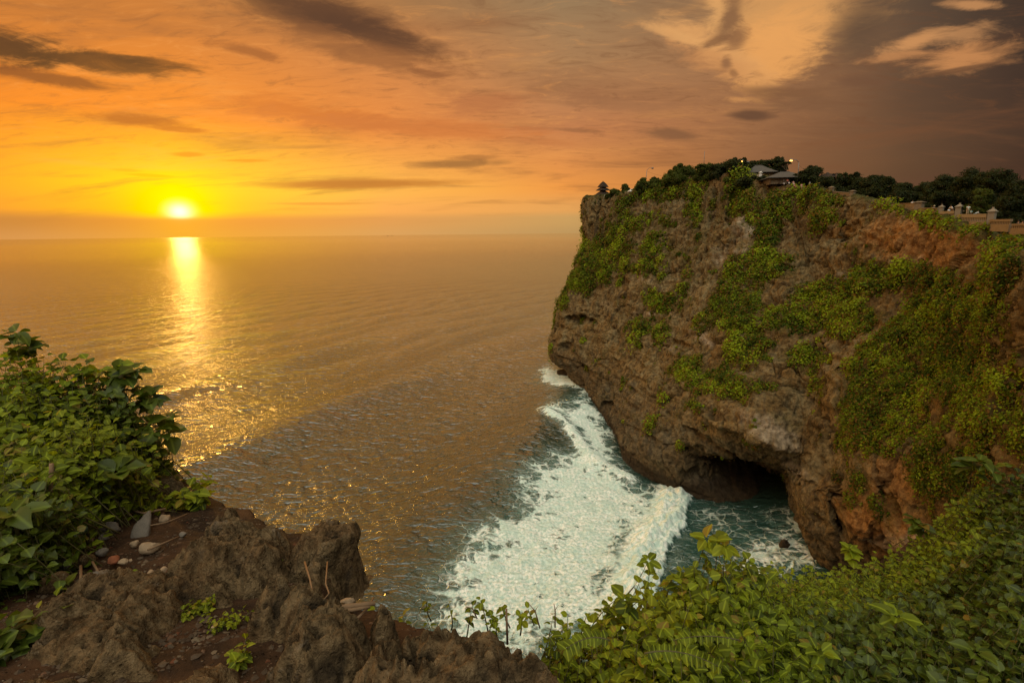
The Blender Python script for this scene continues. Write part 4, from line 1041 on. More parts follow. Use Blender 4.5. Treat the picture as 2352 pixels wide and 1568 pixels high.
t = empty('mast', a, 'thin bare mast rising above the dark trees', 'mast'); MB().tube([a, b_], [.11, .07], 6).build('pole', M_STEEL, t, True); MB().tube([b_ - [0, 0, .02], b_ + [0, 0, .8]], [.03, .015], 5).build('tip', M_STEEL, t, True)
a = at(1920, 412, rimY(1920) + 14); b_ = at(1921.3, 398.5, rimY(1920) + 14)
t = empty('wooden_post', a, 'short thick post right of the gabled hut roof', 'post'); MB().tube([a, b_], [.24, .22], 8).build('shaft', M_WOOD, t, True); MB().tube([b_, b_ + [0, 0, .15]], [.28, .22], 8).build('cap', M_WOOD, t, True)
for (x0, y0, x1, y1, lab) in [(1487,394,1541,407,'sagging wire from the first street lamp down to the wind swept tree'),(1712,380,1690,386,'short wire running left from the twin headed lamp'),(1836,380,1862,396,'wire sloping right from the lit lamp over the lower pavilion')]:
    p0 = at(x0, y0, rimY(x0) + 4); p1 = at(x1, y1, rimY(x1) + 4)
    pts = [p0 + (p1 - p0) * f - np.array([0, 0, 1.4 * f * (1 - f)]) for f in np.linspace(0, 1, 12)]
    w = MB().tube(pts, .022, 4).build('wire', M_DARK, None, True, loc=p0); tag(w, lab, 'wire')

# ------------------------------------------------------------------ visitors on the cliff path
CLO = {}
def cloth(rgb):
    k = tuple(rgb)
    if k not in CLO: CLO[k] = simple('cloth', k, 0.9, 0.12, 8, 0.2)
    return CLO[k]
M_SKIN = simple('skin', (0.36, 0.20, 0.12), 0.6, 0.08, 9, 0.1)
M_HAIR = simple('hair', (0.018, 0.012, 0.009), 0.6, 0.2, 20, 0.2)
def skin_mesh(name, pts, edges, rad, mat, parent, root=0):
    me = bpy.data.meshes.new(name); o_ = np.array(parent.location)
    me.from_pydata([tuple(map(float, np.asarray(p) - o_)) for p in pts], edges, [])
    o = bpy.data.objects.new(name, me); COL.objects.link(o); o.parent = parent
    sk = o.modifiers.new('skin', 'SKIN'); sk.use_smooth_shade = True
    for i, v in enumerate(me.skin_vertices[0].data): v.radius = (rad[i], rad[i] * .85); v.use_root = (i == root)
    ss = o.modifiers.new('sub', 'SUBSURF'); ss.levels = 1; ss.render_levels = 1
    me.materials.append(mat); return o
def person(px, py_head, off, pose, face, shirt, trousers, label, hat=None, ht=1.68, gl=None):
    """pose: stand, sit, lean; face: heading in degrees"""
    Yd = rimY(px) + off; top = at(px, py_head, Yd); s = ht / 1.7
    seat = 0.0 if pose != 'sit' else 0.42
    H = ht - seat
    base = top - [0, 0, H]
    t = empty('person', base, label, 'person', 'visitors along the cliff path')
    a = R(face); f = np.array([math.sin(a), math.cos(a), 0]); r_ = np.array([f[1], -f[0], 0]); up = np.array([0, 0, 1.0])
    def J(x, y, z): return base + r_ * x * s + f * y * s + up * z * s
    if pose == 'sit':
        hip = .50; legs = lambda k: [J(k*.10, 0, hip), J(k*.12, .42, hip + .02), J(k*.12, .46, .06), J(k*.12, .60, .03)]
        dy = .04
    elif pose == 'lean':
        hip = .92; legs = lambda k: [J(k*.10, 0, hip), J(k*.11, .03, .50), J(k*.11, -.03, .08), J(k*.11, .12, .04)]; dy = .38
    else:
        hip = .92; legs = lambda k: [J(k*.10, 0, hip), J(k*.11, .02, .50), J(k*.12, -.02, .08), J(k*.12, .13, .04)]; dy = .02
    up_ = .50 if pose != 'lean' else .36
    pel = J(0, 0, hip + .05); che = J(0, dy * .7, hip + .30 * up_ / .5); nek = J(0, dy, hip + up_ + .04); hd0 = J(0, dy + .03, hip + up_ + .12); hd1 = J(0, dy + .05, hip + up_ + .22)
    pts = [pel, che, nek, hd0, hd1]; ed = [(0, 1), (1, 2), (2, 3), (3, 4)]; rad = [.13*s, .15*s, .06*s, .085*s, .075*s]
    for k in (-1, 1):
        b0 = len(pts); pts += legs(k); rad += [.10*s, .062*s, .045*s, .035*s]; ed += [(0, b0), (b0, b0+1), (b0+1, b0+2), (b0+2, b0+3)]
        sh = J(k*.19, dy, hip + up_ - .03); el_ = J(k*.26, dy + .10, hip + up_ - .28); ha = J(k*.16, dy + .34, hip + up_ - .30)
        b0 = len(pts); pts += [sh, el_, ha]; rad += [.055*s, .042*s, .036*s]; ed += [(1, b0), (b0, b0+1), (b0+1, b0+2)]
    skin_mesh('body', pts, ed, rad, M_SKIN, t)
    sp_ = [pel, che, J(0, dy * .95, hip + up_ - .04)]; se = [(0, 1), (1, 2)]; sr = [.152*s, .172*s, .10*s]
    for k in (-1, 1):
        b0 = len(sp_); sp_ += [J(k*.19, dy, hip + up_ - .03), J(k*.24, dy + .06, hip + up_ - .18)]; sr += [.075*s, .068*s]; se += [(1, b0), (b0, b0+1)]
    skin_mesh('shirt', sp_, se, sr, cloth(shirt), t)
    tp = [J(0, 0, hip + .02)]; te = []; trd = [.150*s]
    for k in (-1, 1):
        b0 = len(tp); q = legs(k); tp += [q[0], q[1], q[1] + (q[2] - q[1]) * .8]; trd += [.118*s, .080*s, .065*s]; te += [(0, b0), (b0, b0+1), (b0+1, b0+2)]
    skin_mesh('trousers', tp, te, trd, cloth(trousers), t)
    c = hd1 + [0, 0, .02 * s]; m = MB()
    m.tube([c - f * .03 * s - up * .05 * s, c - f * .02 * s + up * .04 * s, c + up * .09 * s], [.098*s, .096*s, .04*s], 10)
    if hat is not None:
        m2 = MB(); m2.tube([c + up * .03 * s, c + up * .045 * s], [.20*s, .19*s], 12); m2.tube([c + up * .045 * s, c + up * .14 * s], [.11*s, .08*s], 10); m2.build('hat', cloth(hat), t, True)
    m.build('hair', M_HAIR, t, True)
WHT = (0.75, 0.72, 0.70); PNK = (0.62, 0.30, 0.28); RED = (0.40, 0.06, 0.05); BLK = (0.03, 0.03, 0.03); BLU = (0.20, 0.32, 0.40); TEA = (0.16, 0.40, 0.40); BRN = (0.20, 0.12, 0.07); KHA = (0.33, 0.26, 0.17)
person(1752, 399.5, 1.6, 'stand', 200, WHT, BRN, 'person in white standing at the right curled white post')
person(1800, 414.5, -1.0, 'sit', 180, BLK, WHT, 'seated person in black with a pale cap below the lower pavilion', hat=WHT)
person(1809.5, 411.0, -1.0, 'stand', 185, RED, BLK, 'standing person in dark red, tallest below the lower pavilion')
person(1812.5, 416.5, -1.6, 'sit', 170, WHT, BLK, 'seated person in white beside the one in dark red')
person(1822.5, 415.0, -1.2, 'sit', 175, PNK, WHT, 'seated person in pink and white under the right half of the pavilion')
person(1825.5, 420.5, -2.2, 'sit', 160, RED, PNK, 'person in red sitting low with bare legs over the cliff edge')
person(1841, 421.5, -1.8, 'sit', 190, PNK, KHA, 'person in pink crouching at the right end of the lower pavilion')
person(1860, 416.5, 3.0, 'stand', 90, (0.35, 0.42, 0.42), BRN, 'person in pale grey walking in front of the thick dark tree')
person(1868.5, 428.5, 1.8, 'sit', 185, (0.70, 0.42, 0.36), KHA, 'person in light pink behind the first stone wall bay, left of a pair')
person(1874, 429.0, 1.8, 'sit', 175, (0.55, 0.35, 0.42), BLK, 'person in mauve behind the first stone wall bay, right of a pair')
person(2010, 456.8, 2.0, 'stand', 180, KHA, BRN, 'person whose sunlit head just shows over the fourth stone wall bay')
person(2096.5, 460.5, 2.0, 'stand', 200, WHT, RED, 'person in white and red above the longest stone wall bay')
person(2145.5, 472.8, 2.0, 'stand', 180, WHT, BLK, 'person in a pale hat above the last stone wall bay', hat=(0.7, 0.6, 0.4))
person(2180, 477.5, 1.6, 'stand', 160, (0.55, 0.62, 0.66), BLK, 'person in pale blue behind the short balustrade bay')
person(2190, 469.5, 2.0, 'lean', 260, WHT, BRN, 'person in white leaning forward left of the second balustrade post')
person(2210, 471.5, 2.6, 'stand', 200, BLK, BLK, 'person in black half hidden right of the second balustrade post')
person(2225, 470.0, 1.6, 'stand', 190, (0.55, 0.60, 0.52), KHA, 'person in a pale sleeveless top at the middle of the long balustrade')
person(2231, 481.0, .9, 'stand', 170, TEA, BLK, 'short person in teal behind the long balustrade', ht=1.35)
person(2241, 481.5, 1.2, 'lean', 120, (0.45, 0.55, 0.58), BLU, 'person in light blue bending behind the right part of the long balustrade', ht=1.45)
person(2339.5, 506.5, 1.4, 'stand', 180, BLK, BLK, 'dark haired person at the right picture edge, left of two heads')
person(2349.0, 506.8, 1.4, 'stand', 180, BRN, BLK, 'dark haired person at the right picture edge, right of two heads')

# ------------------------------------------------------------------ ships on the horizon
def ship(px, py, L, label):
    b = at_z(px, py, 0.0); t = empty('ship', b, label, 'ship', 'ships near the horizon')
    w = L * .16
    def ring(x, k, z): return [b[0] + x * L, b[1] + k * w, z]
    m = MB(); m.prism([ring(-.45, -1, 0), ring(.38, -1, 0), ring(.46, 0, 0), ring(.38, 1, 0), ring(-.45, 1, 0)], [ring(-.5, -1, .09 * L), ring(.42, -1, .09 * L), ring(.54, 0, .12 * L), ring(.42, 1, .09 * L), ring(-.5, 1, .09 * L)]); m.build('hull', M_DARK, t)
    m = MB(); m.box((b[0] - .33 * L, b[1], .15 * L), (.2 * L, w * 1.5, .12 * L), 0, .85); m.build('bridge', M_WOOD, t)
    MB().tube([(b[0] + .1 * L, b[1], .09 * L), (b[0] + .1 * L, b[1], .24 * L)], .012 * L, 6).build('mast', M_DARK, t)
ship(891, 542.2, 85, 'dark cargo ship on the horizon, the left one of the close pair')
ship(900.5, 542.0, 70, 'dark cargo ship on the horizon, the right one of the close pair')
for k, (px, py, lab) in enumerate([(40, 551.3, 'tiny fishing boat near the horizon at the far left edge'), (206, 549.6, 'tiny fishing boat near the horizon, midway between the left edge and the sun'), (355, 547.6, 'tiny fishing boat near the horizon just left of the sun')]):
    ship(px, py, 26, lab)
# ------------------------------------------------------------------ the headland underfoot
def gz(Y): return 1.2 + 0.25 * Y                 # how far the ground lies below the eye
def atg(px, py, h=0.0):
    d = ray(px, py); s = -d[2] / d[1]
    Y = (1.2 - h) / (s - 0.25)
    return at(px, py, Y)
CAN_R = np.array([  # canopy of the right-hand thicket: rows from its skyline down to the bottom of the picture
 [at(*q) for q in [(1240,1500,2.2),(1330,1450,2.3),(1420,1410,2.4),(1530,1345,2.6),(1650,1300,2.6),(1740,1320,3.2),(1850,1320,4.4),(1950,1300,5.2),(2080,1262,5.4),(2180,1190,5.2),(2260,1120,4.8),(2352,1065,4.6),(2500,1010,4.4)]],
 [at(*q) for q in [(1330,1545,2.0),(1390,1500,2.05),(1440,1460,2.1),(1540,1420,2.2),(1640,1400,2.3),(1740,1400,2.7),(1850,1390,3.3),(1950,1380,3.6),(2080,1350,3.8),(2180,1300,3.9),(2280,1240,3.8),(2380,1190,3.7),(2520,1130,3.6)]],
 [at(*q) for q in [(1420,1590,1.8),(1450,1570,1.8),(1480,1540,1.85),(1560,1510,1.9),(1650,1500,2.0),(1750,1490,2.2),(1850,1480,2.45),(1950,1470,2.6),(2080,1450,2.8),(2200,1420,2.9),(2300,1380,2.9),(2400,1340,2.9),(2540,1300,2.9)]],
 [at(*q) for q in [(1450,1660,1.6),(1480,1660,1.6),(1530,1650,1.6),(1600,1640,1.65),(1680,1630,1.7),(1770,1620,1.8),(1870,1610,1.95),(1980,1600,2.1),(2100,1590,2.2),(2220,1580,2.25),(2320,1570,2.3),(2420,1560,2.3),(2560,1550,2.3)]]])
CAN_L = np.array([
 [at(*q) for q in [(-120,815,4.0),(20,808,4.2),(100,826,4.3),(200,864,4.4),(290,922,4.5),(366,1003,4.5)]],
 [at(*q) for q in [(-120,950,3.6),(20,930,3.7),(100,940,3.8),(190,955,3.9),(260,990,4.0),(335,1040,4.1)]],
 [at(*q) for q in [(-120,1080,3.0),(20,1080,3.0),(100,1070,3.1),(170,1040,3.3),(230,1030,3.5),(300,1055,3.7)]],
 [at(*q) for q in [(-120,1200,2.5),(-20,1200,2.5),(20,1180,2.6),(60,1140,2.75),(95,1110,2.9),(130,1090,3.0)]],
 [at(*q) for q in [(-120,1360,2.1),(-60,1350,2.1),(-20,1310,2.15),(15,1270,2.25),(45,1230,2.35),(70,1190,2.45)]]])
EDGE = np.array([[-16, -14], [-16, 5.5], [-9, 6.6], *[atg(*q)[:2] for q in [(340,1030),(385,1062),(430,1105),(520,1160),(600,1190),(660,1225),(740,1225),(775,1250),(765,1310),(745,1375),(840,1405),(900,1425),(985,1440),(1200,1478)]],
                 [0.35, 2.2], [1.0, 2.7], [1.5, 3.1], [2.2, 4.3], [3.6, 5.6], [5.2, 6.0], [7.5, 6.6], [14, 9], [22, 6], [24, -14]])
def ground_z(x, y):
    x = np.asarray(x, float); y = np.asarray(y, float)
    ctrl = [(p[0], p[1], p[2] - 0.72) for p in CAN_R[0:4, 1:].reshape(-1, 3)]
    for yy in (-12, -6, -1, 0.5, 1.5, 2.5, 3.5, 5, 7):
        for xx in (-16, -10, -6, -4, -2.5, -1.5, -.7, -.2):
            ctrl.append((xx, yy, EYE - gz(max(yy, 0))))
    ctrl += [(.6, .3, EYE - 1.35), (2, -1, EYE - 1.5), (6, -4, EYE - 1.8), (16, -10, EYE - 2.2), (6, 1, EYE - 2.6), (12, 4, EYE - 3.5), (14, 8, EYE - 4.5)]
    ctrl = np.array(ctrl)
    num = np.zeros_like(x); den = np.zeros_like(x)
    for cx_, cy_, cz_ in ctrl:
        w = 1 / ((x - cx_) ** 2 + (y - cy_) ** 2 + 0.06) ** 2.0
        num += w * cz_; den += w
    wl = smooth(0.35 - x, 0, 0.6)
    return num / den * (1 - wl) + (EYE - 1.2 - .25 * np.clip(y, 0, 9)) * wl
gxs = np.concatenate([np.linspace(-60, -7, 24, endpoint=False), np.linspace(-7, 2.4, 430, endpoint=False), np.linspace(2.4, 8, 90, endpoint=False), np.linspace(8, 40, 24)])
gys = np.concatenate([np.linspace(-16, 0.4, 24, endpoint=False), np.linspace(0.4, 6.6, 330, endpoint=False), np.linspace(6.6, 40, 90)])
GX, GY = np.meshgrid(gxs, gys, indexing='ij'); sh = GX.shape
gx_, gy_ = GX.ravel(), GY.ravel()
zg = ground_z(gx_, gy_)
sdE = sd_poly(np.stack([gx_, gy_], 1), EDGE)
q3 = np.stack([gx_, gy_, np.zeros_like(gx_)], 1)
sdE = sdE + 0.10 * fbm(q3 / 0.5, 3)
zg += 0.06 * fbm(q3 / 0.7, 4) + 0.022 * fbm(q3 / 0.12, 3)
drop = np.clip(sdE, 0, None)
zg = zg - np.minimum(drop * 5.0 + 0.2 * smooth(drop, 0, .1), 68) * (1 + 0.12 * fbm(q3 / 2.0, 3))
zg = np.maximum(zg, -4)
m_soil, nt, o = new_mat('reddish_soil')
g = node(nt, 'ShaderNodeNewGeometry'); pos = g.outputs['Position']
n1 = noise(nt, pos, 3.0, 7, 0.65); n2 = noise(nt, pos, 26, 5, 0.7); vz = voro(nt, pos, 34)
c = mixc(nt, n1.step(.35, .65), (0.022, 0.013, 0.008), (0.062, 0.031, 0.015))
c = mixc(nt, n2.step(.58, .72) * .7, c, (0.15, 0.095, 0.055))
c = mixc(nt, vz.step(.22, .12) * noise(nt, pos, 9, 2, .5).step(.45, .6) * .8, c, (0.24, 0.18, 0.12))
b = node(nt, 'ShaderNodeBsdfPrincipled'); setin(nt, b, Base_Color=c, Roughness=.95, Specular_IOR_Level=.1)
bp = node(nt, 'ShaderNodeBump'); setin(nt, bp, Height=n2 * .6 + vz.step(.3, .0) * .8 + n1, Strength=.9, Distance=.02)
nt.links.new(bp.outputs[0], b.inputs['Normal']); nt.links.new(b.outputs[0], o.inputs[0])
gr = mesh_obj('ground', np.stack([gx_, gy_, zg], 1), grid_faces(*sh), m_soil)
if gr.data.polygons[20000].normal.z < 0: gr.data.flip_normals()
tag(gr, 'reddish brown soil and grit on the near headland', kind='structure')

# pitted limestone
m_lime, nt, o = new_mat('pitted_limestone')
g = node(nt, 'ShaderNodeNewGeometry'); pos = g.outputs['Position']
n1 = noise(nt, pos, 2.2, 8, 0.66, .3); n2 = noise(nt, pos, 14, 7, .7); n3 = noise(nt, pos, 60, 4, .7)
v1 = voro(nt, pos, 16); v2 = voro(nt, pos, 46)
c = mixc(nt, n2.step(.34, .66), (0.060, 0.038, 0.017), (0.25, 0.168, 0.084))
c = mixc(nt, n1.step(.46, .64) * .75, c, mixc(nt, n2.step(.3, .7), (0.085, 0.046, 0.018), (0.24, 0.140, 0.062)))
c = mixc(nt, noise(nt, pos, 5, 6, .65, .6).step(.60, .72) * .5, c, (0.36, 0.29, 0.215))
c = mixc(nt, noise(nt, pos, 7.5, 6, .65, .2).step(.58, .70) * .55, c, (0.045, 0.034, 0.026))
c = mixc(nt, n3.step(.56, .70) * .45, c, (0.33, 0.25, 0.15))
c = mixc(nt, n3.step(.44, .32) * .5, c, (0.03, 0.02, 0.012))
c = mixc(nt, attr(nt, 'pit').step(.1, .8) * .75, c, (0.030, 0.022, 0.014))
b = node(nt, 'ShaderNodeBsdfPrincipled'); setin(nt, b, Base_Color=c, Roughness=.92, Specular_IOR_Level=.12)
hh = n2 * 1.6 + n3 * 1.0 + v2.step(0, .4) * .35
bp = node(nt, 'ShaderNodeBump'); setin(nt, bp, Height=hh, Strength=1.0, Distance=.035)
nt.links.new(bp.outputs[0], b.inputs['Normal']); nt.links.new(b.outputs[0], o.inputs[0])

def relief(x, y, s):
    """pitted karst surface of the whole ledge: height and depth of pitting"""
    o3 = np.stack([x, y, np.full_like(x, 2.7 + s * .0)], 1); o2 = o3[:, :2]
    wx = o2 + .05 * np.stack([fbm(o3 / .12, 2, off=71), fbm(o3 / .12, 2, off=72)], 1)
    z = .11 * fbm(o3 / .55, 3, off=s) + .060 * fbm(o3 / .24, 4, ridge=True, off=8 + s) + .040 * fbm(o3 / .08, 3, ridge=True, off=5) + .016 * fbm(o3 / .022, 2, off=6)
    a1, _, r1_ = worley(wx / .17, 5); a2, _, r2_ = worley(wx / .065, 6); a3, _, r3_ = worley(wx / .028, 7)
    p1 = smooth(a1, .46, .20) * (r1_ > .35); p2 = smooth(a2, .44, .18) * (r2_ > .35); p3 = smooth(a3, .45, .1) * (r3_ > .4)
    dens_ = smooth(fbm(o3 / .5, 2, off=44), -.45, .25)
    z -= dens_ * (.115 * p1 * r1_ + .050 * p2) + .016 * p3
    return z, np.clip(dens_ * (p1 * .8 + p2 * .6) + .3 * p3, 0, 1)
def outcrop(pix, H, label, seed, edge_w=0.16, rough=1.0, over=0.0, res=0.0062, under=.22, peaks=(), follow=False, name='limestone_outcrop'):
    Q = np.array([atg(a, b_, H * .7)[:2] for a, b_ in pix])
    lo, hi = Q.min(0) - .08, Q.max(0) + .08
    nx, ny = int((hi[0] - lo[0]) / res) + 2, int((hi[1] - lo[1]) / res) + 2
    k = math.sqrt(max(1, nx * ny / 170000)); nx, ny = int(nx / k), int(ny / k)
    Xg, Yg = np.meshgrid(np.linspace(lo[0], hi[0], nx), np.linspace(lo[1], hi[1], ny), indexing='ij')
    x, y = Xg.ravel(), Yg.ravel(); o3 = np.stack([x, y, np.full_like(x, seed * 3.3)], 1)
    sd = sd_poly(np.stack([x, y], 1), Q) + .06 * fbm(o3 / .22, 4, gain=.6)
    prof = np.sqrt(np.clip(smooth(-sd, -.02, edge_w * 1.4), 0, 1))
    base = EYE - (1.2 + .25 * np.maximum(y, 0))
    if follow: base = np.maximum(base, ground_z(x, y) + .02)
    rl, pt = relief(x, y, seed)
    z = base - under * (1 - prof) + H * prof + rough * prof * rl
    for (px, py, r, h) in peaks:
        p = atg(px, py, H)[:2]; dd_ = np.hypot(x - p[0], y - p[1]) / r; z += h * np.exp(-dd_ ** 2) * prof
    P3 = np.stack([x, y, z], 1)
    wv_ = np.stack([fbm(P3 / .11, 3, off=seed + 9), fbm(P3 / .11, 3, off=seed + 19), fbm(P3 / .1, 2, off=seed + 29) * .4], 1)
    P3 += wv_ * .040 * rough * prof[:, None]
    if over:
        t_ = smooth(z - base, 0, H) * prof; P3[:, 1] += over * t_ * .4; P3[:, 0] += over * t_
    F = grid_faces(nx, ny); keep = (sd[F] < .05).all(1); F = F[keep]
    used = np.unique(F); remap = -np.ones(len(P3), int); remap[used] = np.arange(len(used))
    if len(F) and np.cross(P3[F[0, 1]] - P3[F[0, 0]], P3[F[0, 3]] - P3[F[0, 0]])[2] < 0: F = F[:, ::-1]
    c0 = P3[used].mean(0)
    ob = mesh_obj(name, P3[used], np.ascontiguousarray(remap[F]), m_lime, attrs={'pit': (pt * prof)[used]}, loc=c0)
    return tag(ob, label, 'rock', 'limestone outcrops in the foreground')
outcrop([(250,1140),(300,1060),(350,1040),(385,1060),(430,1105),(480,1142),(440,1155),(380,1125),(330,1135)], .14, 'dark crumbly limestone edge behind the left shrub', 1, rough=1.2, edge_w=.14)
outcrop([(340,1310),(380,1275),(440,1235),(490,1195),(530,1172),(575,1178),(600,1200),(640,1212),(700,1232),(690,1290),(620,1330),(540,1345),(480,1335),(410,1345),(350,1350)], .15, 'high pitted limestone crag left of the pointed rock', 2, rough=1.1, peaks=[(560,1185,.12,.05),(640,1225,.06,.04)])
outcrop([(650,1262),(690,1240),(735,1222),(785,1228),(830,1222),(806,1256),(765,1276),(700,1290)], .15, 'pointed limestone rock jutting over the sea', 3, rough=.8, over=.05, peaks=[(738,1230,.06,.03)], edge_w=.045, res=.004)
outcrop([(660,1290),(740,1275),(785,1288),(772,1335),(750,1380),(700,1385),(650,1340)], .05, 'crumbling rooty ledge under the pointed rock', 13, rough=1.3, edge_w=.08)
outcrop([(-80,1440),(0,1412),(60,1385),(150,1345),(260,1322),(380,1302),(480,1292),(560,1298),(600,1320),(590,1370),(540,1400),(470,1400),(430,1430),(450,1520),(390,1575),(250,1590),(120,1600),(60,1560),(-80,1540)], .09, 'long low limestone slab with rippled ridges below the rubble', 4, rough=.9, edge_w=.2)
outcrop([(530,1450),(545,1385),(590,1345),(680,1335),(740,1352),(790,1375),(850,1402),(890,1440),(870,1530),(760,1580),(640,1590),(560,1580),(590,1510),(640,1470),(600,1440)], .13, 'rounded limestone block with a deep hollow on its left', 5, rough=1.0, edge_w=.12)
outcrop([(845,1420),(870,1396),(905,1402),(930,1440),(900,1475),(850,1475)], .14, 'small upright limestone knob on the brink', 6, rough=.8, edge_w=.06, res=.004)
outcrop([(800,1480),(860,1445),(920,1430),(1000,1430),(1080,1440),(1160,1452),(1240,1480),(1330,1535),(1420,1600),(1440,1690),(1100,1720),(850,1720),(700,1680),(720,1580),(760,1510)], .15, 'broad pitted limestone hump at the bottom centre', 7, rough=1.15, edge_w=.18, peaks=[(1000,1440,.07,.03),(1090,1440,.07,.02)])
outcrop([(260,1660),(300,1600),(390,1560),(450,1520),(530,1500),(610,1530),(660,1580),(720,1620),(700,1720),(300,1720)], .15, 'low limestone ridge along the bottom left', 8, follow=True, rough=1.1, edge_w=.18)
outcrop([(-60,1560),(60,1535),(200,1520),(330,1530),(360,1560),(250,1590),(160,1640),(-60,1680)], .11, 'flat crumbling limestone shelf in the bottom left corner', 18, follow=True, rough=1.1, edge_w=.18)
outcrop([(1410,1600),(1425,1565),(1460,1548),(1495,1565),(1500,1610),(1450,1640)], .10, 'small brown limestone knob at the bottom edge among leaves', 9, rough=.7, edge_w=.06, res=.004)

# loose stones
M_GSTONE = m_lime
M_RED = simple('red_clay', (0.22, 0.075, 0.035), .9, .3, 12, .6, .15, .01)
M_GREYST = simple('grey_stone', (0.15, 0.125, 0.10), .95, .35, 18, .9, .1, .01)
M_TAN = simple('tan_stone', (0.30, 0.21, 0.13), .95, .35, 18, .9, .1, .01)
def stone(px, py, wpx, asp, kind, label, seed, flat=.55, rot=None):
    rg = np.random.default_rng(500 + seed); c = atg(px, py, .02); w = wpx / 2 * c[1] / FPX
    n = 14; th = np.linspace(0, math.pi, n); ph = np.linspace(0, 2 * math.pi, 2 * n, endpoint=False)
    TH, PH = np.meshgrid(th, ph, indexing='ij')
    D = np.stack([np.sin(TH) * np.cos(PH), np.sin(TH) * np.sin(PH), np.cos(TH)], -1).reshape(-1, 3)
    # facets: clip against random planes, then roughen
    r = np.ones(len(D))
    for _ in range(9):
        nrm = unit(rg.normal(size=3)); dd_ = D @ nrm; lim = rg.uniform(.62, .9); r = np.where(dd_ * r > lim, lim / np.maximum(dd_, 1e-3), r)
    Pn_ = D * r[:, None]; Pn_ *= (1 + .22 * fbm(Pn_ * 1.6 + seed * 7.7, 3) + .07 * fbm(Pn_ * 5 + seed, 2))[:, None]
    a = rg.uniform(0, 6.28) if rot is None else rot
    S_ = Pn_ * [w, w * asp, w * flat * rg.uniform(.8, 1.1)]
    tl_ = rg.normal() * .25; S_ = np.column_stack([S_[:, 0] * math.cos(tl_) - S_[:, 2] * math.sin(tl_), S_[:, 1], S_[:, 0] * math.sin(tl_) + S_[:, 2] * math.cos(tl_)])
    S_ = np.column_stack([S_[:, 0] * math.cos(a) - S_[:, 1] * math.sin(a), S_[:, 0] * math.sin(a) + S_[:, 1] * math.cos(a), S_[:, 2]])
    F = [[i * 2 * n + k, (i + 1) * 2 * n + k, (i + 1) * 2 * n + (k + 1) % (2 * n), i * 2 * n + (k + 1) % (2 * n)] for i in range(n - 1) for k in range(2 * n)]
    o = mesh_obj('stone', c + [0, 0, w * flat * .25] + S_, np.array(F), {'r': M_RED, 'g': M_GREYST, 't': M_TAN, 'l': m_lime}[kind], attrs={'pit': np.zeros(len(D))}, loc=c)
    return tag(o, label, 'stone', 'loose stones on the soil')
ST = [(275,1180,58,.6,'r','large flat reddish slab in the middle of the rubble',0.5),(200,1190,60,.7,'t','tan block left of the reddish slab',.7),(330,1215,95,.5,'g','longest grey stone, just right of the reddish slab',.45),(300,1120,46,.5,'t','pale pointed stone under the broad leafed plant',.5),
 (190,1160,40,.7,'g','grey stone at the foot of the shrub stems',.6),(245,1150,50,.4,'t','thin tan shard above the tan block',.3),(380,1195,34,.8,'t','knobbly pale stone at the right end of the longest grey stone',.8),(255,1215,50,.7,'g','round dark stone below the reddish slab',.7),
 (345,1262,50,.7,'t','tilted tan brick shaped stone before the crag',.7),(310,1250,26,.8,'t','small yellowish stone touching the tilted brick shaped one',.8),(262,1288,34,.8,'r','orange red clay lump',.7),(284,1292,24,.9,'t','pale round pebble beside the orange red clay lump',.8),
 (300,1288,12,.9,'t','tiny pale pebble right of the round one',.8),(150,1300,70,.5,'g','long grey stone at the edge of the left shrub',.5),(200,1290,44,.8,'l','rough pitted stone left of the clay lump',.8),(235,1270,30,.8,'g','small grey stone above the clay lump',.7),
 (135,1345,90,.7,'l','biggest loose stone, low at the left under the leaves',.7),(215,1330,50,.7,'g','grey stone just above the long slab',.7),(345,1318,30,.6,'t','tan stone at the left foot of the crag',.6),(375,1310,24,.9,'t','small light stone wedged at the crag foot',.8),
 (330,1335,34,.6,'t','flat tan stone lying on the long slab edge',.5),(395,1305,40,.5,'r','rust red shard at the foot of the crag',.4),(240,1345,22,.9,'t','small tan stone near the grassy tuft',.7),(270,1330,26,.7,'g','small grey stone between slab and clay lump',.7),
 (205,1240,24,.8,'t','lone tan pebble in dark soil left of centre',.7),(240,1235,30,.8,'g','dull grey pebble right of the lone tan one',.7),(420,1228,26,.6,'g','grey chip right of the knobbly pale stone',.5),(160,1235,30,.7,'r','dark red chip under the shrub leaves',.6),
 (585,1322,34,.8,'l','pale lumpy stone beside the hollow block',.8),(640,1345,26,.8,'t','tan pebble on top of the hollow block left of the crack',.8),(655,1300,30,.8,'l','pale stone at the foot of the pointed rock',.8),(560,1310,20,.8,'t','small tan pebble beside the grey green herb',.8),
 (615,1300,26,.8,'t','rounded tan stone above the lumpy one',.8),(690,1290,34,1,'g','dark smooth stone caught under the pointed rock',.9),(535,1345,18,.8,'t','little tan pebble in the herb',.8),(800,1385,40,.7,'t','brown stone beside the driftwood piece',.7),
 (490,1440,14,.8,'t','lone pale chip on the red soil',.6),(430,1400,20,.8,'l','small pitted stone at the end of the slab',.8),(985,1500,26,.8,'g','dark pebble lying in a hollow of the hump',.8),(720,1440,18,.8,'g','dark pebble in the crack right of the block',.8)]
for k, (px, py, w, asp, kd, lab, fl) in enumerate(ST): stone(px, py, w, asp, kd, lab, k, fl)
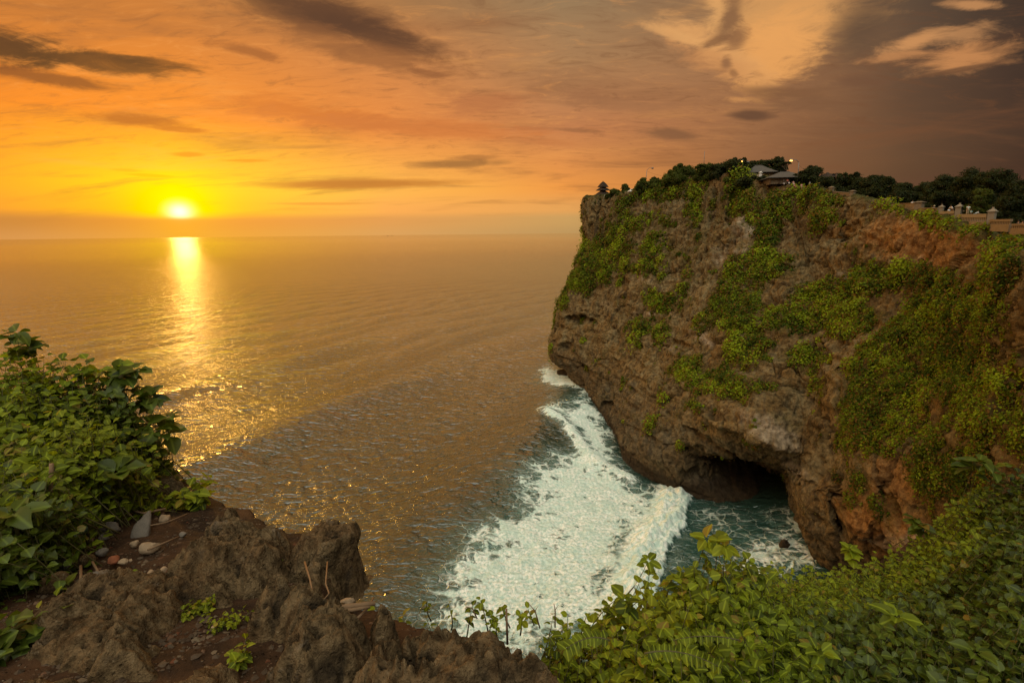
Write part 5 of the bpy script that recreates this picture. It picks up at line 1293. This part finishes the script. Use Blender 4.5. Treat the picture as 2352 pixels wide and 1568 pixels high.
# grit and chips: thousands of little broken stones
rg = np.random.default_rng(321)
ngr = 5200; ga = np.stack([rg.uniform(-20, 900, ngr), rg.uniform(1120, 1600, ngr)], 1)
gp = np.array([atg(a, b_, 0.0) for a, b_ in ga]); gp = gp[sd_poly(gp[:, :2], EDGE) < -.05]; gp = gp[(fbm(gp / .35, 3, off=3) + rg.random(len(gp)) * .5) > .1]
gp[:, 2] = ground_z(gp[:, 0], gp[:, 1]) + .06 * fbm(np.stack([gp[:, 0], gp[:, 1], 0 * gp[:, 0]], 1) / .7, 4)
ICO = np.array([(0,0,1),(1,0,.2),(.3,.95,.1),(-.8,.6,.2),(-.8,-.6,.1),(.3,-.95,.2),(0,0,-1)]); ICF = np.array([(0,1,2),(0,2,3),(0,3,4),(0,4,5),(0,5,1),(6,2,1),(6,3,2),(6,4,3),(6,5,4),(6,1,5)])
sz = (.004 + .015 * rg.random(len(gp)) ** 3)[:, None, None]; SV = ICO[None] * (1 + .3 * rg.normal(size=(len(gp), 7, 3))) * sz * [1, 1, .6]
an = rg.uniform(0, 6.28, len(gp)); ca, sa = np.cos(an)[:, None], np.sin(an)[:, None]
SV = np.stack([SV[..., 0] * ca - SV[..., 1] * sa, SV[..., 0] * sa + SV[..., 1] * ca, SV[..., 2]], -1) + gp[:, None]
M_GRIT, nt, o = new_mat('grit'); c = ramp(nt, attr(nt, 'tint'), [(0, (.05, .032, .02)), (.5, (.075, .052, .034)), (.8, (.13, .095, .06)), (1, (.11, .04, .02))])
b = node(nt, 'ShaderNodeBsdfPrincipled'); setin(nt, b, Base_Color=c, Roughness=.95, Specular_IOR_Level=.1); nt.links.new(b.outputs[0], o.inputs[0])
gt = mesh_obj('gravel', SV.reshape(-1, 3), (ICF[None] + (np.arange(len(gp)) * 7)[:, None, None]).reshape(-1, 3), M_GRIT, smooth=False, attrs={'tint': np.repeat(rg.random(len(gp)), 7)})
tag(gt, 'small broken stones strewn over the dark soil', 'gravel', kind='stuff')
# sticks and driftwood
M_STICK = simple('dry_wood', (0.20, 0.125, 0.07), .9, .3, 30, .5, .15, .004)
def stick(pts, r, label, h=.05):
    P_ = [atg(a, b_, h) for a, b_ in pts]
    o = MB().tube(P_, [r * (1 - .5 * i / len(P_)) for i in range(len(P_))], 7).build('stick', M_STICK, None, True, loc=P_[0]); tag(o, label, 'stick', 'dry sticks on the rocks')
stick([(770,1398),(800,1392),(862,1384)], .014, 'thick splintered driftwood piece sticking out over the brink', .16)
stick([(772,1404),(810,1400),(850,1392)], .010, 'second splinter lying against the driftwood piece', .15)
stick([(700,1290),(712,1330),(716,1350),(726,1372)], .005, 'bare root hanging below the pointed rock, left of two', .14)
stick([(752,1290),(748,1340),(756,1362),(742,1378)], .004, 'bare root hanging below the pointed rock, right of two', .14)
stick([(820,1420),(845,1395),(858,1372)], .006, 'thin twig leaning beside the limestone knob', .12)
stick([(340,1262),(380,1245),(410,1232)], .007, 'thin stick lying across the rubble by the crag', .05)
stick([(212,1290),(225,1312),(250,1322)], .007, 'curved root beside the rough pitted stone', .05)
stick([(185,1300),(186,1345),(200,1372)], .008, 'curved bare stem on the biggest loose stone', .08)
stick([(380,1168),(330,1178),(300,1172)], .009, 'straight dead stick above the longest grey stone', .06)
stick([(430,1180),(380,1200),(345,1206)], .006, 'slender stick by the yellow green seedling', .06)

# ------------------------------------------------------------------ near plants
M_LSH = leaf_mat('soft_leaf', (0.016, 0.028, 0.003), (0.21, 0.26, 0.014), (0.20, 0.15, 0.03), .05, .42, .18, .55, vein=True)
M_LDK = leaf_mat('glossy_leaf', (0.014, 0.025, 0.003), (0.085, 0.115, 0.010), (0.20, 0.13, 0.02), .02, .30, .25, .42, vein=True)
M_LYG = leaf_mat('yellow_green_leaf', (0.034, 0.052, 0.004), (0.24, 0.27, 0.014), (0.28, 0.20, 0.03), .06, .45, .18, .55, vein=True)
M_LGR = leaf_mat('grey_green_leaf', (0.050, 0.065, 0.034), (0.10, 0.12, 0.06), (0.2, .15, .06), .04, .3, .2, .6)
M_STEM = simple('green_stem', (0.085, 0.075, 0.025), .7, .25, 20, .2, .3, .002)
def plant(tips, root_of, leafsize, per, matl, label, name, cat, seed, group=None, whorl=False, width=1.0, spread=.5, stem_r=.004, lean=None, opp=False, split=None):
    """stems grown from the ground to the given tips, with blades along their upper part"""
    rg = np.random.default_rng(900 + seed)
    tips = np.asarray(tips); roots = np.array([root_of(t_) for t_ in tips])
    base = roots.mean(0)
    t = empty(name, base, label, cat, group)
    paths, rads, C, D, N, T = [], [], [], [], [], []
    for tp, rt in zip(tips, roots):
        mid = (tp + rt) / 2 + rg.normal(size=3) * .06 * np.linalg.norm(tp - rt)
        f = np.linspace(0, 1, 6)[:, None]
        path = rt * (1 - f) ** 2 + 2 * mid * f * (1 - f) + tp * f ** 2
        paths.append(list(path)); rads.append([stem_r * (1.15 - .8 * q) for q in np.linspace(0, 1, 6)])
        ax = unit(tp - mid); a0 = rg.uniform(0, 6.28); tone = rg.normal(.5, .2)
        for k in range(per):
            u = 1 - (k / per) * spread if not whorl else 1 - .10 * (k // 5)
            p = rt * (1 - u) ** 2 + 2 * mid * u * (1 - u) + tp * u ** 2
            a = a0 + (k * 2.4 if not opp else (k % 2) * math.pi + (k // 2) * 1.57)
            s1 = unit(np.cross(ax, [0.3, .2, 1.0])); s2 = np.cross(ax, s1)
            side = math.cos(a) * s1 + math.sin(a) * s2
            up_ = .75 if k == 0 else rg.uniform(-.15, .5)
            d = unit(side + ax * up_ + rg.normal(size=3) * .15); d[2] -= .12
            nn_ = unit(ax * .5 + np.array([0, -.12, .8]) + rg.normal(size=3) * .33)
            C.append(p + d * leafsize * .12); D.append(d); N.append(nn_); T.append(tone + rg.normal() * .14 + .18 * u - .1)
    C, D, N, T = map(np.array, (C, D, N, T))
    V, F = leaves(C, D, N, leafsize, rg, width)
    n = len(C)
    mesh_obj('leaves', V, F, matl, t, attrs={'tint': np.repeat(np.clip(T, 0, 1), 18), 'dry': np.repeat(rg.random(n), 18), 'vein': np.tile(LTV, n)})
    ms = tube_net(paths, rads, 4); ms.build('stems', M_STEM, t, True)
    return t
def gsurf(CAN, u, v):
    """point on a canopy grid at fractional row u, column v"""
    r = cr_interp(CAN, np.array([u * (CAN.shape[0] - 1)]))[0]
    return cr_interp(r, np.array([v * (CAN.shape[1] - 1)]))[0]
def sample_can(CAN, n, seed, rows=None, cols=None):
    rg = np.random.default_rng(seed); out = []
    for _ in range(n):
        u = rg.random() if rows is None else rg.uniform(*rows); v = rg.random() if cols is None else rg.uniform(*cols)
        out.append(gsurf(CAN, u, v))
    return np.array(out)
def root_dn(dz_, sx=.12, back=0.0, seed=0):
    rg = np.random.default_rng(seed)
    return lambda p: p + np.array([rg.normal() * sx, rg.normal() * sx + back, -dz_ * rg.uniform(.75, 1.2)])
# the thicket on the right, plant by plant
CELL = [ # rows, cols, stems, leaf, per, material, label
 ((0,.42),(0,.16),62,0.043,9,M_LSH,'low leafy shrub starting right behind the limestone hump'),
 ((.35,1),(0,.20),81,0.045,9,M_LYG,'yellowish compound leaved shrub at the bottom centre right'),
 ((0,.42),(.15,.30),94,0.050,9,M_LYG,'sunny green shrub below the white surf'),
 ((.38,1),(.18,.36),114,0.052,9,M_LSH,'round leaved shrub in the lower middle of the thicket'),
 ((0,.42),(.29,.42),105,0.052,9,M_LSH,'shrub at the notch where the thicket meets the dark water'),
 ((.38,1),(.34,.52),141,0.053,9,M_LSH,'broad tangled shrub along the bottom right'),
 ((0,.42),(.41,.56),202,0.045,8,M_LSH,'fine leaved shrub below the orange rock buttress'),
 ((0,.42),(.55,.70),222,0.048,8,M_LSH,'bushy shrub climbing toward the cliff at the right'),
 ((.38,1),(.50,.68),175,0.053,9,M_LDK,'dark shrub in the shade at the bottom right'),
 ((0,.42),(.69,.84),202,0.057,8,M_LSH,'tall shrub at the right with upright shoots'),
 ((0,.42),(.83,1),162,0.060,8,M_LDK,'big leaved shrub at the right edge'),
 ((.38,1),(.66,.84),175,0.055,9,M_LDK,'deep green shrub right of the bottom shade'),
 ((.38,1),(.82,1),148,0.057,9,M_LDK,'darkest shrub in the bottom right corner'),
]
for k, (rw, cl, n, ls, per, mt, lab) in enumerate(CELL):
    n = int(n * 1.3); ls *= .86
    tp = sample_can(CAN_R, n, 40 + k, rw, cl)
    rg = np.random.default_rng(k); tp = tp + rg.normal(size=tp.shape) * [.05, .05, .055]
    # a second, lower storey closes the thicket
    tp2 = sample_can(CAN_R, int(n * .7), 140 + k, rw, cl) - [0, 0, .16]
    plant(np.vstack([tp, tp2]), root_dn(.42, .10, .02, k), ls, per, mt, lab, 'shrub', 'shrub', k, 'shrubs of the thicket on the right', width=1.15, spread=.75)
CAN_X = np.stack([CAN_R[:, -1], CAN_R[:, -1] + [1.3, -.5, .1], CAN_R[:, -1] + [3.0, -1.6, .25]], 1)
for k, (rw, n, lab) in enumerate([((0, .5), 260, 'big leaved shrub continuing past the right edge of the picture'), ((.45, 1), 240, 'shaded shrub continuing past the bottom right corner')]):
    plant(sample_can(CAN_X, n, 60 + k, rw, (0, 1)), root_dn(.42, .10, .02, 60 + k), .062, 8, M_LDK, lab, 'shrub', 'shrub', 60 + k, 'shrubs of the thicket on the right', width=1.15, spread=.75)
# shoots that stand up above it
def shoot(px, py, Y, h, n, size, mt, label, seed, whorl=True, per=7, width=.9, sprd=.06):
    rg = np.random.default_rng(seed); c = at(px, py, Y)
    tips = [c + rg.normal(size=3) * [sprd, sprd, sprd * .6] * (i > 0) for i in range(n)]
    return plant(tips, root_dn(h, .05, 0, seed), size, per, mt, label, 'leafy_shoot', 'shoot', 200 + seed, 'upright shoots along the thicket edge', whorl=whorl, width=width, spread=.6)
shoot(1664,1256,2.5,.40,3,.075,M_LYG,'upright yellow green shoot standing against the swirling water',1)
shoot(1560,1330,2.5,.30,2,.070,M_LSH,'leafy shoot left of the tallest upright one',2)
shoot(1745,1312,2.9,.28,3,.065,M_LDK,'drooping dark shoot against the pale surf under the cliff',3)
shoot(2250,1062,4.6,.55,3,.15,M_LDK,'shoot with long glossy leaves in front of the right cliff',4, width=.7)
shoot(2110,1205,5.0,.5,3,.12,M_LDK,'round leaved shoot on the skyline below the orange scree',5)
shoot(1960,1278,4.9,.4,3,.09,M_LSH,'low shoot at the foot of the orange buttress',6)
shoot(1440,1385,2.3,.25,3,.062,M_LSH,'spreading shoot over the middle of the surf',7)
shoot(1270,1412,2.3,.30,2,.045,M_LSH,'small leaved shoot with a bare twig beside it',8, whorl=False)
shoot(1085,1392,2.35,.22,2,.035,M_LSH,'tiny leaved sprig rising from behind the hump, left of the twig',9, whorl=False, per=9)
shoot(1130,1415,2.35,.18,3,.035,M_LSH,'low tiny leaved sprig just right of the first',10, whorl=False, per=9)
shoot(1030,1385,2.4,.22,1,.025,M_LSH,'slender bent sprig at the left end of the row',11, whorl=False, per=6)
shoot(1195,1412,2.3,.2,2,.034,M_LSH,'sprig between the bare twig and the thicket',12, whorl=False, per=9)
shoot(975,1408,2.5,.16,2,.04,M_LYG,'small pale weed hanging below the brink',13, whorl=False, per=6)
shoot(925,1415,2.3,.10,2,.045,M_LYG,'yellow and orange weed between knob and hump',14, whorl=False, per=6)
a = at(1163, 1398, 2.3); b_ = at(1165, 1440, 2.3); o = MB().tube([b_ - [0, 0, .1], a], [.007, .006], 6).build('stick', M_STICK, None, True, loc=b_); tag(o, 'short upright cut stem among the sprigs', 'stick', 'dry sticks on the rocks')
for (x0, y0, x1, y1, lab) in [(1240,1422,1215,1386,'bare forked twig over the surf, leaning left'),(1275,1420,1272,1385,'bare straight twig over the surf'),(1095,1400,1070,1393,'bare twiglet by the tiny leaved sprig')]:
    a = at(x0, y0, 2.25); c = at(x1, y1, 2.25); m = MB().tube([a - [0, 0, .05], (a + c) / 2 + [.004, 0, .003], c], [.004, .003, .0015], 5); m.tube([(a + c) / 2, (a + c) / 2 + [.02, 0, .035]], [.002, .001], 4)
    o = m.build('twig', M_STICK, None, True, loc=a); tag(o, lab, 'twig')
# fern-like fronds with paired leaflets
def frond(p0, p1, p2, n, size, label, seed, mt=M_LSH):
    rg = np.random.default_rng(seed); t = empty('compound_leaf', p0, label, 'leaf', 'compound leaves in the thicket')
    f = np.linspace(0, 1, n)[:, None]; path = p0 * (1 - f) ** 2 + 2 * p1 * f * (1 - f) + p2 * f ** 2
    MB().tube(list(path), list(np.linspace(.004, .0015, n)), 5).build('stalk', M_STEM, t, True)
    tan = unit(np.gradient(path, axis=0)); up_ = np.array([0, -.5, 1.0]); side = unit(np.cross(tan, up_))
    C, D = [], []
    for i in range(1, n):
        for s_ in (-1, 1): C.append(path[i]); D.append(side[i] * s_ + tan[i] * .25 + rg.normal(size=3) * .06)
    C, D = np.array(C), np.array(D); V, F = leaves(C, D, np.tile(up_, (len(C), 1)) + rg.normal(size=(len(C), 3)) * .1, size, rg, .95, .5); k = len(C)
    mesh_obj('leaflets', V, F, mt, t, attrs={'tint': np.repeat(rg.uniform(.2, .7, k), 18), 'dry': np.repeat(rg.random(k) * .9, 18), 'vein': np.tile(LTV, k)})
frond(at(1480,1500,1.65), at(1560,1480,1.65), at(1650,1530,1.6), 15, .032, 'arching fern like frond in the lower middle of the thicket', 1)
frond(at(1700,1470,1.9), at(1620,1450,1.9), at(1545,1470,1.85), 13, .028, 'frond of paired leaflets above the arching one', 2)
frond(at(1400,1470,1.7), at(1350,1450,1.7), at(1300,1490,1.65), 12, .034, 'frond with round yellowish leaflets near the hump', 3)
# long-leaved broad plants
def rosette(px, py, Y, n, size, mt, label, seed, width=.8, up=.5):
    rg = np.random.default_rng(seed); c = at(px, py, Y); t = empty('broad_leaved_plant', c - [0, 0, .08], label, 'plant', None)
    a = np.arange(n) * 2.4 + rg.uniform(0, 6); D = np.stack([np.cos(a), np.sin(a), rg.uniform(.05, up, n)], 1); C = np.tile(c, (n, 1)) + D * .02
    N = np.tile([0, -.25, 1.0], (n, 1)) + rg.normal(size=(n, 3)) * .2
    V, F = leaves(C, D, N, size, rg, width, 1.3)
    mesh_obj('leaves', V, F, mt, t, attrs={'tint': np.repeat(rg.uniform(.3, 1, n), 18), 'dry': np.repeat(rg.random(n) * .9, 18), 'vein': np.tile(LTV, n)})
    MB().tube([c - [0, 0, .12], c], [.008, .006], 6).build('stem', M_STEM, t, True)
rosette(270,1085,3.35,11,.17,M_LDK,'broad leaved dark green plant over the rubble below the left shrub',1)
rosette(2060,1420,2.7,9,.10,M_LSH,'broad leaved plant in the middle of the shady thicket',2, up=.8)
rosette(2240,1500,2.4,8,.09,M_LDK,'broad leaved plant low in the bottom right shade',3, up=.8)
rosette(1880,1500,2.2,8,.07,M_LSH,'broad leaved plant near the bottom edge right of centre',4, up=.8)
rosette(30,1180,2.4,8,.13,M_LDK,'broad leaved plant inside the left shrub',5)

# the left shrub
LCELL = [
 ((0,.30),(0,.55),162,0.073,8,M_LSH,'upper left shrub with sunlit small leaves against the sea',.5),
 ((0,.28),(.50,1),141,0.086,8,M_LDK,'shrub with large dark glossy leaves overhanging the sea',.45),
 ((.22,.55),(.30,1),189,0.060,9,M_LYG,'pale velvety leaved shrub in the middle of the left bank',.4),
 ((.22,.60),(0,.42),162,0.069,9,M_LSH,'dull green shrub at the left picture edge',.45),
 ((.52,.85),(.10,1),128,0.069,9,M_LSH,'round leaved shrub trailing down beside the rubble',.4),
 ((.55,1),(0,.35),121,0.073,9,M_LDK,'dark shrub in the lower left shade',.4),
 ((.80,1),(.3,1),67,0.060,8,M_LDK,'lowest trailing shrub above the long slab',.3),
]
for k, (rw, cl, n, ls, per, mt, lab, dz_) in enumerate(LCELL):
    n = int(n * 1.3); ls *= .84
    tp = sample_can(CAN_L, n, 70 + k, rw, cl); rg = np.random.default_rng(k + 50); tp = tp + rg.normal(size=tp.shape) * [.07, .07, .07]
    tp2 = sample_can(CAN_L, int(n * .7), 170 + k, rw, cl) - [0, -.1, .22]
    plant(np.vstack([tp, tp2]), root_dn(dz_ + .15, .12, .05, k), ls, per, mt, lab, 'shrub', 'shrub', 300 + k, 'shrubs on the left bank', width=1.1, spread=.8)
def shoot2(*a, **k): return shoot(*a, **k)
for k, (px, py, Y, sz, mt, lab) in enumerate([(60,800,4.2,.12,M_LDK,'dark sprig at the top left skyline'),(285,868,4.4,.14,M_LDK,'dark sprig with pointed leaves highest over the sea'),(262,868,4.4,.11,M_LDK,'dark sprig just left of the highest pointed one'),(385,990,4.4,.15,M_LDK,'sprig with the biggest leaf reaching farthest right'),(335,920,4.4,.13,M_LDK,'sprig of dark leaves in the middle of the right skyline'),(225,856,4.4,.11,M_LSH,'leafy sprig on the skyline left of the dark ones')]):
    shoot(px, py, Y, .35, 3, sz, mt, lab, 30 + k, width=.95, sprd=.10)
a = at(118,1065,2.9); b_ = at(116,1130,2.9); o = MB().tube([b_ - [0,0,.4], b_, a], [.014, .012, .012], 7).build('stick', M_STICK, None, True, loc=b_); tag(o, 'upright cut stem standing in the left shrub', 'stick', 'dry sticks on the rocks')
for px, lab in ((318 - 130, 'thick bare shrub trunk over the rubble, left of two'), (205, 'thick bare shrub trunk over the rubble, right of two')):
    a = at(px, 1085, 3.4); b_ = atg(px + 12, 1150); o = MB().tube([b_ - [0, 0, .05], (a + b_) / 2 + [.02, 0, 0], a], [.03, .022, .018], 8).build('stick', M_BARK, None, True, loc=b_); tag(o, lab, 'stick', 'bare shrub stems over the rubble')
def herb(px, py, n, sprd, size, mt, label, seed, h=.08, per=7, whorl=False, width=1.1, name='herb', off=.02):
    rg = np.random.default_rng(seed); c = atg(px, py, off)
    tips = [c + np.array([rg.normal() * sprd, rg.normal() * sprd, h * rg.uniform(.3, 1.1)]) for _ in range(n)]
    return plant(tips, lambda p: c + (p - c) * [.25, .25, 0] - [0, 0, .02], size, per, mt, label, name, 'herb', 400 + seed, None, whorl=whorl, width=width, spread=.8, stem_r=.003)
herb(450,1165,12,.10,.075,M_LYG,'bright yellow green seedling on the brink behind the crag',1,.16)
herb(378,1128,5,.03,.05,M_LYG,'slim pale green weed against the dark rock',2,.16)
herb(408,1155,6,.05,.05,M_LYG,'small weed left of the bright seedling',3,.08)
herb(560,1310,46,.085,.026,M_LGR,'grey green mat of tiny leaves between the rocks',4,.03,9)
herb(620,1312,5,.03,.05,M_LYG,'little green weed beside the pale lumpy stone',5,.04)
herb(440,1408,16,.05,.022,M_LYG,'patch of tiny yellow green weeds on the red soil',6,.02,7)
herb(475,1393,9,.03,.022,M_LYG,'smaller weed patch right of the yellow green one',7,.02,7)
herb(165,1380,10,.06,.045,M_LYG,'dim green weed on the long slab',8,.04,6)
herb(545,1525,6,.03,.03,M_LSH,'weed in the dark hole near the bottom',9,.04)
herb(60,1480,14,.10,.07,M_LDK,'shaded weeds in the bottom left corner',10,.10)
herb(520,1430,12,.05,.020,M_LYG,'thin scatter of tiny weeds beside the hollow block',12,.02,6)
herb(285,1345,5,.03,.035,M_LSH,'weed tuft by the small tan stone',11,.04)
